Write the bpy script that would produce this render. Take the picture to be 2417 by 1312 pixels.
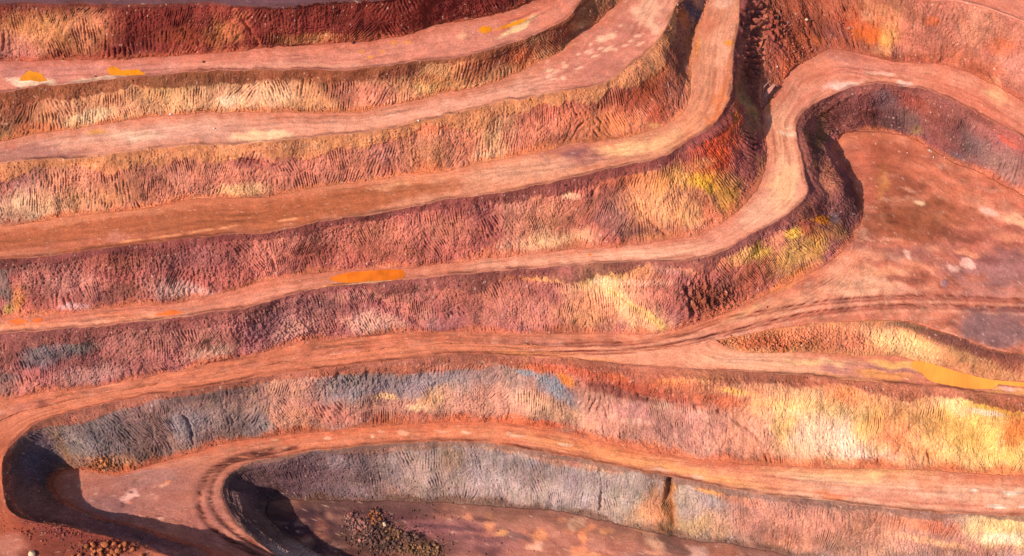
import bpy, math, random
import numpy as np
from mathutils import Vector, Matrix
from mathutils.bvhtree import BVHTree

# ------------------------------------------------------------------ camera, sky, sun, exposure
for o in list(bpy.data.objects):
    bpy.data.objects.remove(o)
scn = bpy.context.scene
COL = scn.collection
W0, H0 = 2417.0, 1312.0
HFOV, PITCH, DIST = math.radians(45), math.radians(62), 583.0
TARGET = np.array([0.0, 0.0, 65.0])
CAM = TARGET + DIST * np.array([0, -math.cos(PITCH), math.sin(PITCH)])
cam_d = bpy.data.cameras.new("camera")
cam = bpy.data.objects.new("camera", cam_d)
COL.objects.link(cam)
cam.location = CAM
cam.rotation_euler = (math.pi / 2 - PITCH, 0, 0)
cam_d.sensor_fit = 'HORIZONTAL'
cam_d.angle = HFOV
cam_d.clip_start = 1.0
cam_d.clip_end = 20000
scn.camera = cam

SUN_EL, SUN_AZ = math.radians(40), math.radians(-115)     # azimuth from +Y, clockwise
world = bpy.data.worlds.new("World")
scn.world = world
world.use_nodes = True
wn = world.node_tree.nodes
sky = wn.new('ShaderNodeTexSky')
sky.sky_type = 'NISHITA'
sky.sun_disc = False
sky.sun_elevation = SUN_EL
sky.sun_rotation = SUN_AZ
wn['Background'].inputs['Strength'].default_value = 0.13
world.node_tree.links.new(sky.outputs[0], wn['Background'].inputs['Color'])
sl = bpy.data.lights.new("sun", 'SUN')
sl.energy = 4.0
sl.angle = math.radians(0.5)
sl.color = (1.0, 0.925, 0.80)
so = bpy.data.objects.new("sun", sl)
COL.objects.link(so)
sd = Vector((math.sin(SUN_AZ) * math.cos(SUN_EL), math.cos(SUN_AZ) * math.cos(SUN_EL), math.sin(SUN_EL)))
so.rotation_euler = sd.to_track_quat('Z', 'Y').to_euler()
scn.view_settings.view_transform = 'Standard'
scn.view_settings.look = 'None'
scn.view_settings.exposure = 0.74
scn.view_settings.gamma = 1
LIT = 1.50            # radiance of a level white surface in this light: picture colour -> base colour

# ------------------------------------------------------------------ numeric helpers
FWD = np.array([0, math.cos(PITCH), -math.sin(PITCH)])
UPV = np.array([0, math.sin(PITCH), math.cos(PITCH)])
TH = math.tan(HFOV / 2)


def ray(px, py):
    X = (np.asarray(px, float) - W0 / 2) / (W0 / 2) * TH
    Y = (H0 / 2 - np.asarray(py, float)) / (W0 / 2) * TH
    return np.stack([X, FWD[1] + Y * UPV[1], FWD[2] + Y * UPV[2]], -1)


def unproj(px, py, z):
    d = ray(px, py)
    k = (np.asarray(z, float) - CAM[2]) / d[..., 2]
    return CAM + d * k[..., None]


def proj(P):
    d = P - CAM
    f = d @ FWD
    return np.stack([W0 / 2 + d[..., 0] / f / TH * W0 / 2, H0 / 2 - (d @ UPV) / f / TH * W0 / 2], -1)


_rng = np.random.RandomState(7)
_PERM = np.concatenate([_rng.permutation(1024)] * 2)
_ANG = _rng.rand(1024) * 2 * np.pi
_GX, _GY = np.cos(_ANG), np.sin(_ANG)


def pn(x, y, seed=0):
    """gradient noise, about -0.7..0.7"""
    x = np.asarray(x, float) + seed * 37.37
    y = np.asarray(y, float) + seed * 11.13
    xi = np.floor(x).astype(np.int64); yi = np.floor(y).astype(np.int64)
    fx = x - xi; fy = y - yi
    u = fx * fx * fx * (fx * (fx * 6 - 15) + 10); v = fy * fy * fy * (fy * (fy * 6 - 15) + 10)

    def g(a, b, dx, dy):
        h = _PERM[(_PERM[(xi + a) & 1023] + yi + b) & 1023]
        return _GX[h] * dx + _GY[h] * dy
    n0 = g(0, 0, fx, fy) * (1 - u) + g(1, 0, fx - 1, fy) * u
    n1 = g(0, 1, fx, fy - 1) * (1 - u) + g(1, 1, fx - 1, fy - 1) * u
    return (n0 * (1 - v) + n1 * v) * 1.45


def fbm(x, y, seed=0, octv=3):
    r = 0; a = 1.0; f = 1.0
    for k in range(octv):
        r = r + a * pn(x * f, y * f, seed + k * 5)
        a *= 0.5; f *= 2.03
    return r


def sst(a, b, x):
    t = np.clip((x - a) / (b - a), 0, 1)
    return t * t * (3 - 2 * t)


def lin(c):
    c = np.asarray(c, float) / 255.0
    return np.where(c <= 0.04045, c / 12.92, ((c + 0.055) / 1.055) ** 2.4)


# ------------------------------------------------------------------ the edges of the benches
class Line:
    """a crest or toe line: control points, heights given at some of them, sampled densely"""

    def __init__(self, pts, zs, rough=1.0, seed=0):
        P = np.array(pts, float)
        d = np.r_[0, np.cumsum(np.hypot(*np.diff(P, axis=0).T))]
        n = int(d[-1] / 1.0)
        t = np.linspace(0, d[-1], n)
        m = np.gradient(P, d, axis=0)
        i = np.clip(np.searchsorted(d, t, side='right') - 1, 0, len(d) - 2)
        h = d[i + 1] - d[i]; f = ((t - d[i]) / h)[:, None]; h = h[:, None]
        Q = ((1 + 2 * f) * (1 - f) ** 2 * P[i] + f * (1 - f) ** 2 * h * m[i]
             + f * f * (3 - 2 * f) * P[i + 1] + f * f * (f - 1) * h * m[i + 1])
        zi = [k if k >= 0 else len(P) + k for k, _ in zs]
        z = np.interp(t, d[zi], [b for _, b in zs])
        nx = np.gradient(Q, axis=0); nx = nx / (np.hypot(*nx.T)[:, None] + 1e-9)
        nor = np.stack([-nx[:, 1], nx[:, 0]], -1)
        wob = fbm(Q[:, 0] / 60, Q[:, 1] / 60, 3, 2) * 2.6 + fbm(Q[:, 0] / 14, Q[:, 1] / 14, 5, 3) * 2.2 * np.clip(.8 + 1.2 * pn(Q[:, 0] / 90, Q[:, 1] / 90, 8), .25, 1.8)
        Q = Q + nor * (wob * rough)[:, None]
        self.px = Q
        self.P = unproj(Q[:, 0], Q[:, 1], z)
        self.s = np.r_[0, np.cumsum(np.linalg.norm(np.diff(self.P, axis=0), axis=1))]

    def near(self, p):
        return int(np.argmin(np.hypot(self.px[:, 0] - p[0], self.px[:, 1] - p[1])))

    def at(self, s):
        return np.stack([np.interp(s, self.s, self.P[:, k]) for k in range(3)], -1)


L = {}
L['sky0'] = Line([(-350, -330), (500, -330), (1290, -345)], [(0, 148), (-1, 148)])
L['A'] = Line([(-350, 25), (0, 8), (343, 10), (515, 8), (600, 15), (669, 14), (771, 5), (874, 0), (1000, -20), (1150, -75), (1260, -200), (1300, -330)], [(0, 148), (-1, 148)])
L['B'] = Line([(-350, 150), (0, 144), (206, 141), (343, 137), (480, 127), (583, 118), (703, 106), (840, 99), (960, 82), (1012, 62), (1115, 45), (1250, 7), (1330, -40), (1400, -130), (1430, -330)], [(0, 126), (-1, 124)])
L['C'] = Line([(-350, 245), (0, 220), (120, 206), (240, 192), (343, 180), (480, 170), (600, 168), (720, 168), (840, 166), (943, 154), (1046, 141), (1115, 130), (1183, 110), (1250, 89), (1320, 58), (1348, 38), (1371, 7), (1400, -50), (1440, -150), (1475, -330)], [(0, 125.5), (8, 124), (-1, 122.5)])
L['D'] = Line([(-350, 350), (0, 333), (69, 319), (171, 305), (274, 288), (377, 274), (480, 266), (650, 265), (737, 266), (857, 262), (926, 247), (994, 233), (1080, 213), (1166, 195), (1251, 156), (1313, 127), (1345, 100), (1362, 76), (1406, 54), (1440, 24), (1471, 0), (1510, -60), (1545, -150), (1570, -330)], [(0, 111), (9, 111), (13, 112), (-1, 113)])
L['E'] = Line([(-350, 400), (0, 388), (69, 381), (199, 374), (343, 357), (446, 346), (600, 340), (772, 321), (892, 312), (977, 292), (1115, 261), (1200, 240), (1250, 233), (1337, 216), (1423, 199), (1474, 165), (1526, 127), (1555, 95), (1577, 60), (1586, 34), (1605, 0), (1625, -80), (1640, -160), (1655, -330)], [(0, 110.5), (9, 110.5), (12, 111.5), (-1, 112.5)])
L['F'] = Line([(-350, 545), (0, 533), (86, 523), (172, 509), (309, 495), (446, 471), (650, 461), (737, 443), (857, 429), (960, 412), (1046, 405), (1149, 381), (1200, 372), (1269, 360), (1354, 338), (1423, 333), (1509, 316), (1577, 292), (1615, 261), (1630, 223), (1632, 154), (1636, 86), (1655, 48), (1671, 0), (1683, -80), (1692, -160), (1700, -330)], [(0, 89), (10, 93), (12, 94.5), (15, 96), (-4, 100), (-1, 102)])
L['G'] = Line([(-350, 625), (0, 612), (120, 605), (240, 588), (343, 577), (515, 557), (650, 547), (772, 523), (909, 502), (1046, 475), (1250, 444), (1303, 432), (1406, 408), (1474, 394), (1577, 364), (1629, 331), (1687, 292), (1715, 247), (1728, 206), (1731, 154), (1735, 103), (1742, 69), (1745, 0), (1750, -80), (1755, -160), (1760, -330)], [(0, 88.5), (9, 92.5), (10, 94), (13, 95.5), (-4, 99.5), (-1, 101.5)])
Hpts = [(-350, 770), (0, 752), (103, 746), (274, 725), (412, 715), (515, 694), (600, 670), (737, 646), (874, 636), (1012, 626), (1200, 605), (1337, 591), (1474, 581), (1543, 571), (1646, 553), (1697, 529), (1749, 492), (1783, 451), (1804, 405), (1812, 377), (1807, 310), (1800, 262)]
Hz = [(0, 68), (10, 71), (14, 73), (21, 75.5)]
Htail = [(1797, 233), (1800, 185), (1797, 120), (1812, 34), (1820, -60)]
L['H'] = Line(Hpts + Htail + [(1822, -160), (1825, -330)], Hz + [(22, 76.5), (24, 85), (26, 95), (28, 97)])
Ppts = [(1815, 241), (1839, 220), (1853, 185), (1875, 163), (1904, 144), (1956, 116), (2041, 130), (2110, 144), (2213, 151), (2281, 168), (2350, 202), (2417, 240), (2560, 320), (2750, 420)]
L['HP'] = Line(Hpts + Ppts, Hz + [(24, 76), (-4, 78), (-1, 79)])
L['P'] = Line([Hpts[-1]] + Ppts, [(0, 75.5), (3, 76), (-4, 78), (-1, 79)])
L['U'] = Line([Hpts[-1]] + Htail + [(1890, -125), (2030, -75), (2161, -8), (2281, 10), (2350, 27), (2417, 51), (2560, 110), (2750, 200)], [(0, 75.5), (1, 76.5), (3, 85), (5, 95), (7, 102), (8, 104), (-1, 105)])
L['V'] = Line([(1820, -62), (1825, -330), (2161, -330), (2500, -180), (2750, -60)], [(0, 95), (1, 97), (2, 104), (-1, 105)])
Uright = [(1820, -60)] + [(1890, -125), (2030, -75), (2161, -8), (2281, 10), (2350, 27), (2417, 51), (2560, 110), (2750, 200)]
L['UR'] = Line(Uright, [(0, 95), (2, 102), (3, 104), (-1, 105)])
L['I'] = Line([(-650, 1600), (-600, 1150), (-400, 870), (-150, 800), (0, 788), (137, 780), (309, 763), (429, 749), (520, 737), (600, 722), (660, 706), (737, 684), (874, 670), (977, 660), (1200, 639), (1372, 626), (1509, 619), (1612, 615), (1697, 598), (1783, 547), (1850, 512), (1887, 480), (1907, 450), (1899, 415), (1887, 353), (1878, 312), (1887, 276), (1912, 250), (1956, 229), (2007, 209), (2069, 200), (2144, 206), (2213, 223), (2281, 254), (2350, 295), (2417, 329), (2560, 410), (2750, 510)], [(0, 68), (4, 68), (14, 70.5), (18, 72.5), (22, 74), (30, 75.5), (-1, 78)])
L['J'] = Line([(-420, 1600), (-380, 1150), (-200, 1000), (0, 948), (103, 927), (223, 913), (343, 891), (446, 869), (600, 838), (703, 814), (874, 794), (1046, 782), (1200, 787), (1406, 787), (1543, 787), (1629, 768), (1697, 746), (1783, 708), (1850, 677), (1925, 638), (1990, 590), (2025, 550), (2040, 512), (2035, 475), (2021, 450), (1990, 390), (1972, 350), (1990, 320), (2035, 309), (2076, 309), (2144, 321), (2196, 350), (2247, 380), (2316, 408), (2384, 443), (2417, 462), (2560, 540), (2750, 640)], [(0, 45), (3, 45), (12, 48), (16, 50), (22, 52), (28, 54), (-1, 55)])
bL = [(230, 1640), (-150, 1150), (20, 985), (150, 950), (446, 893), (703, 850), (1046, 812), (1406, 820), (1600, 817), (1690, 803)]
L['b1'] = Line(bL + [(1767, 788), (1870, 770), (1973, 759), (2059, 756), (2144, 759), (2196, 773), (2264, 794), (2316, 814), (2367, 828), (2417, 836), (2560, 870), (2750, 910)], [(0, 45), (4, 45), (6, 48), (9, 49.5), (12, 51.5), (-1, 53)])
L['b2'] = Line(bL + [(1725, 822), (1767, 830), (1904, 830), (2007, 838), (2110, 842), (2179, 855), (2264, 876), (2333, 893), (2417, 900), (2560, 930), (2750, 970)], [(0, 45), (4, 45), (6, 48), (9, 49.5), (12, 44.8), (-1, 42.5)])
L['K'] = Line([(900, 1620), (800, 1510), (650, 1420), (500, 1355), (394, 1312), (343, 1292), (281, 1275), (192, 1254), (120, 1241), (60, 1230), (22, 1205), (10, 1160), (7, 1105), (21, 1061), (51, 1027), (86, 1001), (137, 981), (206, 965), (343, 937), (515, 910), (600, 893), (737, 876), (823, 865), (943, 852), (1046, 840), (1149, 838), (1200, 842), (1303, 847), (1440, 859), (1577, 871), (1767, 879), (1904, 889), (2041, 901), (2179, 913), (2417, 943), (2560, 960), (2750, 985)], [(0, 45), (18, 45), (26, 47.5), (29, 46.5), (31, 44.2), (33, 43), (-1, 42.5)])
L['L'] = Line([(990, 1600), (850, 1480), (700, 1400), (590, 1340), (497, 1303), (411, 1272), (309, 1241), (235, 1222), (170, 1195), (130, 1165), (122, 1135), (145, 1112), (192, 1108), (240, 1120), (292, 1116), (343, 1102), (446, 1071), (549, 1044), (610, 1034), (703, 1023), (806, 1013), (943, 1003), (1149, 996), (1200, 999), (1337, 1020), (1440, 1047), (1543, 1069), (1714, 1088), (1767, 1096), (1870, 1102), (2007, 1106), (2144, 1108), (2281, 1116), (2417, 1123), (2560, 1135), (2750, 1150)], [(0, 19), (6, 22), (23, 22.5), (-1, 19)])
L['M'] = Line([(1040, 1600), (900, 1480), (780, 1398), (700, 1345), (640, 1305), (598, 1272), (556, 1230), (532, 1186), (526, 1152), (537, 1125), (560, 1108), (600, 1092), (650, 1081), (703, 1071), (840, 1056), (943, 1049), (1046, 1042), (1149, 1046), (1250, 1064), (1337, 1078), (1474, 1106), (1577, 1126), (1714, 1154), (1850, 1174), (1939, 1181), (2076, 1200), (2213, 1212), (2299, 1214), (2417, 1219), (2560, 1228), (2750, 1240)], [(0, 16), (4, 19), (8, 21.5), (18, 22), (-1, 18)])
L['N'] = Line([(1200, 1560), (1000, 1425), (880, 1364), (785, 1320), (712, 1282), (655, 1245), (625, 1205), (632, 1182), (655, 1178), (703, 1179), (840, 1181), (994, 1184), (1080, 1188), (1200, 1196), (1337, 1208), (1440, 1232), (1543, 1256), (1646, 1277), (1749, 1287), (1850, 1308), (2000, 1338), (2200, 1362), (2417, 1380), (2560, 1400), (2750, 1420)], [(0, 0), (-1, 0)])
L['O'] = Line([(1215, 1620), (1600, 1650), (2100, 1650), (2750, 1650)], [(0, 0), (-1, 0)])

# ------------------------------------------------------------------ colour authoring
STRIPCOL = {}      # strip -> base colour (as it looks in sun), crest band colour, toe band colour
BLOBS = []         # (strip, x, y, rx, ry, angle, colour, alpha, softness)
STROKES = []       # (strip, points, width, colour, alpha)
# ------------------------------------------------------------------ strips
STRIPS = {}
PUDDLE_FLAT = [(78, 182, 45, 22), (298, 170, 55, 15), (1145, 70, 22, 12), (1213, 58, 40, 16), (865, 652, 95, 20), (40, 759, 25, 8), (90, 757, 14, 6), (400, 738, 34, 8), (2260, 890, 130, 30)]


def gauss(px, x, y, rx, ry, ang=0):
    dx = px[..., 0] - x; dy = px[..., 1] - y
    c, s = math.cos(math.radians(ang)), math.sin(math.radians(ang))
    return np.exp(-(((dx * c + dy * s) / rx) ** 2 + ((-dx * s + dy * c) / ry) ** 2))


def berm_h(P):
    return 1.0 * np.clip(0.75 + 0.9 * fbm(P[..., 0] / 22, P[..., 1] / 22, 9, 2), 0.12, 1.5)


def wall_profile(v, soft):
    return np.interp(v, [0, .16, .84, 1], [0, .16 - soft, .84 + soft * .7, 1])


def cells(x, y, sx, sy, seed):
    """irregular patches: offset from the patch centre, distance from its edge, and its number"""
    X = x / sx; Y = y / sy
    xi = np.floor(X).astype(np.int64); yi = np.floor(Y).astype(np.int64)
    f1 = np.full(X.shape, 9.0); f2 = np.full(X.shape, 9.0)
    bx = np.zeros(X.shape); by = np.zeros(X.shape); bi = np.zeros(X.shape, np.int64)
    for a in (-1, 0, 1):
        for b_ in (-1, 0, 1):
            h = _PERM[(_PERM[(xi + a + seed * 7) & 1023] + yi + b_ + seed) & 1023]
            px_ = xi + a + .5 + .8 * (rnd(h, 11) - .5); py_ = yi + b_ + .5 + .8 * (rnd(h, 12) - .5)
            dd = np.hypot(X - px_, Y - py_)
            m = dd < f1
            f2 = np.where(m, f1, np.minimum(f2, dd))
            bx = np.where(m, X - px_, bx); by = np.where(m, Y - py_, by); bi = np.where(m, h, bi)
            f1 = np.where(m, dd, f1)
    return bx * sx, by * sy, f2 - f1, bi


_R8 = np.random.RandomState(99).rand(1024)


def rnd(h, k):
    return _R8[(h * 7 + k * 131) & 1023]


def band(S, sh, seed):
    return np.clip(sh * (1 + .9 * fbm(S / 30, S * 0, seed + 50, 2) + .25 * pn(S / 2.5, S * 0, seed + 51)), 0, .5)


def make_strip(name, a, b, kind, ties=(), du=0.35, dv=0.5, rib=0.3, period=1.7, lump=1.0, soft=0.05, berm_top=False, berm_bottom=False, fan=0.7, seed=0, sh=0.08, lip=0.25):
    A, B = L[a], L[b]
    ia = [0] + [A.near(t[0]) for t in ties] + [len(A.s) - 1]
    ib = [0] + [B.near(t[1]) for t in ties] + [len(B.s) - 1]
    k = np.r_[0, np.cumsum([max(np.hypot(A.s[ia[i + 1]] - A.s[ia[i]], B.s[ib[i + 1]] - B.s[ib[i]]) * .72, 1) for i in range(len(ia) - 1)])]
    nu = int(k[-1] / du)
    u = np.linspace(0, k[-1], nu)
    sa = np.interp(u, k, A.s[ia]); sb = np.interp(u, k, B.s[ib])
    # soften the kinks the ties make in the pairing
    ker = np.hanning(int(8 / du) | 1); ker /= ker.sum(); pad = len(ker) // 2
    sm = lambda q: np.convolve(np.r_[2 * q[0] - q[1:pad + 1][::-1], q, 2 * q[-1] - q[-pad - 1:-1][::-1]], ker, 'valid')
    sa, sb = np.clip(sm(sa), 0, A.s[-1]), np.clip(sm(sb), 0, B.s[-1])
    PA, PB = A.at(sa), B.at(sb)
    wid = np.linalg.norm(PB - PA, axis=1)
    nv = max(4, int(np.percentile(wid, 96 if name == 'W5b' else 70) / dv)) + 1
    v = np.linspace(0, 1, nv)
    if kind != 'wall':                       # finer rows near both edges
        v = 0.5 - 0.5 * np.cos(np.pi * v) if nv < 40 else v + 0.0
    V = np.broadcast_to(v, (nu, nv)); S = np.broadcast_to(u[:, None], (nu, nv)); T = V * wid[:, None]
    # the ragged line belongs to the lip only: the face between follows the smoothed course
    kg = np.hanning(int((9 if kind == 'wall' else 5) / du) | 1); kg /= kg.sum(); pg = len(kg) // 2
    smx = lambda Q: np.stack([np.convolve(np.r_[2 * Q[0, c] - Q[1:pg + 1, c][::-1], Q[:, c], 2 * Q[-1, c] - Q[-pg - 1:-1, c][::-1]], kg, 'valid') for c in range(3)], -1)
    QA, QB = smx(PA), smx(PB)
    P = QA[:, None] * (1 - V[..., None]) + QB[:, None] * V[..., None]
    P = P + (PA - QA)[:, None] * (np.exp(-T / 1.3) * (1 - V))[..., None] + (PB - QB)[:, None] * (np.exp(-(wid[:, None] - T) / 1.3) * V)[..., None]
    if kind == 'wall':
        q = wall_profile(V, soft)
        if name == 'W5':                     # the narrow ledge half way down the spur's far side
            c = A.px[np.searchsorted(A.s, sa).clip(0, len(A.s) - 1)]
            m = sst(470, 420, c[:, 1]) * sst(288, 318, c[:, 1]) * sst(1860, 1870, c[:, 0])
            ql = np.interp(V, [0, .15, .33, .62, 1], [0, .06, .24, .40, 1])
            q = q * (1 - m[:, None]) + ql * m[:, None]
        if name == 'W7':                     # gentle shoulder on the tight inner bend
            c = A.px[np.searchsorted(A.s, sa).clip(0, len(A.s) - 1)]
            m = sst(1128, 1160, c[:, 1]) * sst(720, 640, c[:, 0])
            ql = np.interp(V, [0, .42, .55, 1], [0, .16, .32, 1])
            q = q * (1 - m[:, None]) + ql * m[:, None]
        P = P.copy()
        P[..., 2] = PA[:, None, 2] * (1 - q) + PB[:, None, 2] * q
    px = proj(P)
    du_ = np.gradient(P, axis=0); dv_ = np.gradient(P, axis=1)
    Nn = np.cross(dv_, du_); Nn /= np.linalg.norm(Nn, axis=-1, keepdims=True) + 1e-9
    Nn *= np.sign(Nn[..., 2:3] + 1e-9)
    ker2 = np.hanning(41); ker2 /= ker2.sum()
    for kx in range(3):
        e = np.pad(Nn[..., kx], ((20, 20), (0, 0)), mode='edge')
        c = np.cumsum(np.vstack([np.zeros((1, nv)), e]), axis=0)
        Nn[..., kx] = (c[41:] - c[:-41]) / 41
    Nn /= np.linalg.norm(Nn, axis=-1, keepdims=True) + 1e-9
    Ls = wid[:, None]
    edge = sst(0, 0.10, V) * sst(1.0, 0.93, V)
    ridx = None
    if kind == 'wall':
        # every patch the bucket dressed has its own tilt, bow and spacing of tooth marks
        tb = band(S, sh, seed) * Ls                  # weathered, unraked strip below the crest
        cx, cy, ed, ids = cells(S + 2.5 * pn(S / 8, T / 8, seed + 1), T + 2.0 * pn(S / 8, T / 8, seed + 2), 15.0, 13.0, seed)
        h1, h2, h3 = rnd(ids, 1), rnd(ids, 2), rnd(ids, 3)
        lean = fan * pn(S / 40, T * 0, seed + 12)
        s2 = S + T * lean + (h1 - .5) * 1.5 * fan * cy + (h2 - .5) * .04 * cy * np.abs(cy) + 0.22 * pn(S / 3.0, T / 3.8, seed + 3) + 0.4 * pn(S / 8, T / 11, seed + 13)
        ph = s2 / (period * (.64 + .75 * h3)) + 7.3 * h2
        ph = ph + 0.16 * pn(S / 1.1, T / 1.6, seed + 5)
        fr = np.abs((ph - np.floor(ph)) - .5) * 2            # 0 on the tooth line, 1 on the rib
        fr = fr * period * .5                                # metres from the tooth line
        raw = rnd(ids, 4)
        amp = rib * (.28 + 1.5 * raw) * np.clip(0.9 + 0.9 * fbm(S / 14, T / 9, seed + 6, 2), 0.1, 1.7)
        brk = np.clip(.35 + 2.2 * pn(ph * .8 + 3, T / 3.6, seed + 7), 0.0, 1.3)
        groove = np.exp(-(fr / .23) ** 2)
        live = sst(0.0, 0.3, ed) * sst(tb, tb + 1.6, T)
        d = -amp * 1.35 * brk * groove * live + .5 * amp * (np.cos(np.pi * np.clip(fr / (period * .5), 0, 1)) * -.5) * live
        d = d - .55 * (1 - sst(0.0, .16, ed)) * sst(.35, .75, rnd(ids, 5)) * sst(tb, tb + 1.6, T) * .6
        d = d + 1.1 * sst(.68, .95, V) * np.clip(fbm(S / 8, S * 0, seed + 80, 2), 0, .9)
        d = d - lip * sst(tb - .2, tb + .5, T) + .1 * lip
        lu = 1.6 * fbm(S / 22, T / 22, seed + 8, 2) + 0.42 * fbm(S / 4.6, T / 5.0, seed + 9, 2) + (.85 - .6 * raw) * (.35 - np.abs(fbm(S / 1.7, T / 1.5, seed + 10, 3))) + .22 * sst(.1, .5, pn(S / 7, T / 7, seed + 15)) * pn(S / 1.6, T / .8, seed + 16)
        d = d + lump * lu
        for (nm, x, y, rx, ry, am, sc) in CRAGS:
            if nm == name:
                g = gauss(px, x, y, rx, ry)
                d = d + am * g * (np.abs(fbm(S / sc, T / (sc * 1.5), seed + 31, 3)) * 2 - 0.7)
        d = d * edge
        for (nm, pts, w, depth) in RUTS:     # slumps, chutes and small ledges across the face
            if nm == name:
                dd = polydist(px + np.stack([3 * pn(S / 2, T / 2, seed + 33), 3 * pn(S / 2, T / 2, seed + 34)], -1), pts)
                d = d - depth * np.exp(-(dd / w) ** 2) * edge * np.clip(.6 + fbm(S / 6, T / 6, seed + 35, 2), .1, 1.3)
        if name == 'W7':                     # erosion gully
            gx = np.interp(px[..., 1], [1120, 1150, 1190, 1230, 1280], [1584, 1579, 1577, 1583, 1592])
            gw = np.interp(px[..., 1], [1120, 1160, 1200, 1270], [6, 7, 14, 28])
            r = (px[..., 0] - gx) / gw
            d = d - sst(0, .05, V) * sst(1, .9, V) * np.exp(-r * r) * np.interp(px[..., 1], [1118, 1130, 1160, 1200, 1280], [2.6, 4.6, 4.2, 3.0, 1.4])
            d = d + sst(1, .95, V) * np.exp(-(r * .55) ** 2) * 1.2 * sst(1200, 1265, px[..., 1])
        ridx = groove
        P = P + Nn * d[..., None]
    else:
        flat = 1.0
        for (x, y, rx, ry) in PUDDLE_FLAT:
            flat = flat * (1 - gauss(px, x, y, rx * 1.2, ry * 1.3))
        d = 0.22 * fbm(P[..., 0] / 9, P[..., 1] / 9, seed + 2, 3) + 0.10 * pn(T / 1.1, S / 45, seed + 3) + 0.05 * pn(P[..., 0] / .8, P[..., 1] / .8, seed + 4)
        if kind == 'dirt':
            d = d * 2.2 + 0.5 * fbm(P[..., 0] / 5, P[..., 1] / 5, seed + 6, 3)
        for (nm, x, y, rx, ry, am, sc) in CRAGS:
            if nm == name:
                g = gauss(px, x, y, rx, ry)
                d = d + g * (am + am * 0.5 * fbm(P[..., 0] / sc, P[..., 1] / sc, seed + 31, 3))
        for (nm, pts, w, depth) in RUTS:
            if nm == name:
                d = d - depth * np.exp(-(polydist(px, pts) / w) ** 2)
        e2 = np.minimum(1, np.minimum(T, Ls - T) / 1.5)
        P = P.copy()
        P[..., 2] += d * flat * e2
    if berm_top:
        P[..., 2] += berm_h(P) * np.exp(-(T / 1.3) ** 2)
    if berm_bottom:
        P[..., 2] += berm_h(P) * np.exp(-((Ls - T) / 1.5) ** 2)
    P[..., 2] += 0.10 * fbm(P[..., 0] / 3.1, P[..., 1] / 3.1, 77, 2)
    STRIPS[name] = dict(sh=sh, P=P, px=px, S=np.array(S), T=T, V=np.array(V), kind=kind, groove=ridx, wid=wid, seed=seed)


def polydist(px, pts):
    pts = np.array(pts, float)
    best = np.full(px.shape[:-1], 1e9)
    for p, q in zip(pts[:-1], pts[1:]):
        e = q - p
        t = np.clip(((px - p) @ e) / (e @ e), 0, 1)
        best = np.minimum(best, np.hypot(px[..., 0] - p[0] - t * e[0], px[..., 1] - p[1] - t * e[1]))
    return best


def smooth_poly(pts, n=8):
    P = np.array(pts, float); d = np.r_[0, np.cumsum(np.hypot(*np.diff(P, axis=0).T))]
    m = np.gradient(P, d, axis=0)
    t = np.linspace(0, d[-1], n * (len(P) - 1) + 1)
    i = np.clip(np.searchsorted(d, t, side='right') - 1, 0, len(d) - 2)
    h = d[i + 1] - d[i]; f = ((t - d[i]) / h)[:, None]; h = h[:, None]
    return ((1 + 2 * f) * (1 - f) ** 2 * P[i] + f * (1 - f) ** 2 * h * m[i] + f * f * (3 - 2 * f) * P[i + 1] + f * f * (f - 1) * h * m[i + 1])


CRAGS = [  # strip, x, y, rx, ry, amplitude (m), noise scale (m)
    ('W5', 1655, 705, 38, 45, 2.6, 3.2), ('W5', 1715, 700, 25, 25, 1.6, 2.6),
    ('WR', 1795, 30, 25, 45, 3.4, 5.0), ('WR', 1830, 60, 22, 40, 2.6, 3.5), ('W4', 1785, 50, 30, 60, 3.6, 5.0), ('W4', 1775, 150, 25, 50, 2.4, 4.0),
    ('WR', 2000, 20, 50, 40, 1.4, 3.0), ('WR', 2060, 50, 40, 50, 1.0, 4.0),
    ('W6', 250, 1095, 50, 22, 1.2, 2.2), ('W4', 380, 660, 200, 60, .5, 2.4), ('W5', 650, 770, 260, 60, .5, 2.6),
    ('W6', 850, 900, 110, 25, .8, 3.0),
    ('F7', 905, 1262, 70, 32, 2.2, 4.0), ('F7', 980, 1285, 55, 28, 1.8, 4.0), ('F7', 860, 1235, 30, 25, 1.2, 4.0), ('F7', 1170, 1262, 40, 22, .7, 4.0),
    ('W5b', 1850, 805, 140, 26, 1.0, 1.6), ('W5b', 2080, 800, 120, 40, .6, 2.0),
    ('R5a', 270, 1300, 60, 25, 1.8, 3.0), ('R5b', 290, 1300, 70, 25, 1.8, 3.0),
]
T1 = smooth_poly([(1250, 812), (1400, 808), (1520, 802), (1620, 780), (1700, 752), (1800, 733), (1950, 709), (2100, 698), (2250, 698), (2417, 707), (2700, 725)])
T2 = smooth_poly([(1250, 830), (1400, 828), (1520, 820), (1640, 800), (1760, 770), (1880, 742), (2000, 726), (2150, 718), (2300, 722), (2417, 727), (2700, 745)])
T3 = smooth_poly([(640, 1062), (560, 1080), (500, 1110), (472, 1150), (468, 1185), (480, 1220), (520, 1260), (590, 1300), (700, 1350)])
T4 = smooth_poly([(700, 1055), (600, 1077), (530, 1100), (505, 1130), (495, 1170), (505, 1205), (535, 1240), (600, 1285), (700, 1335)])
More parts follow.
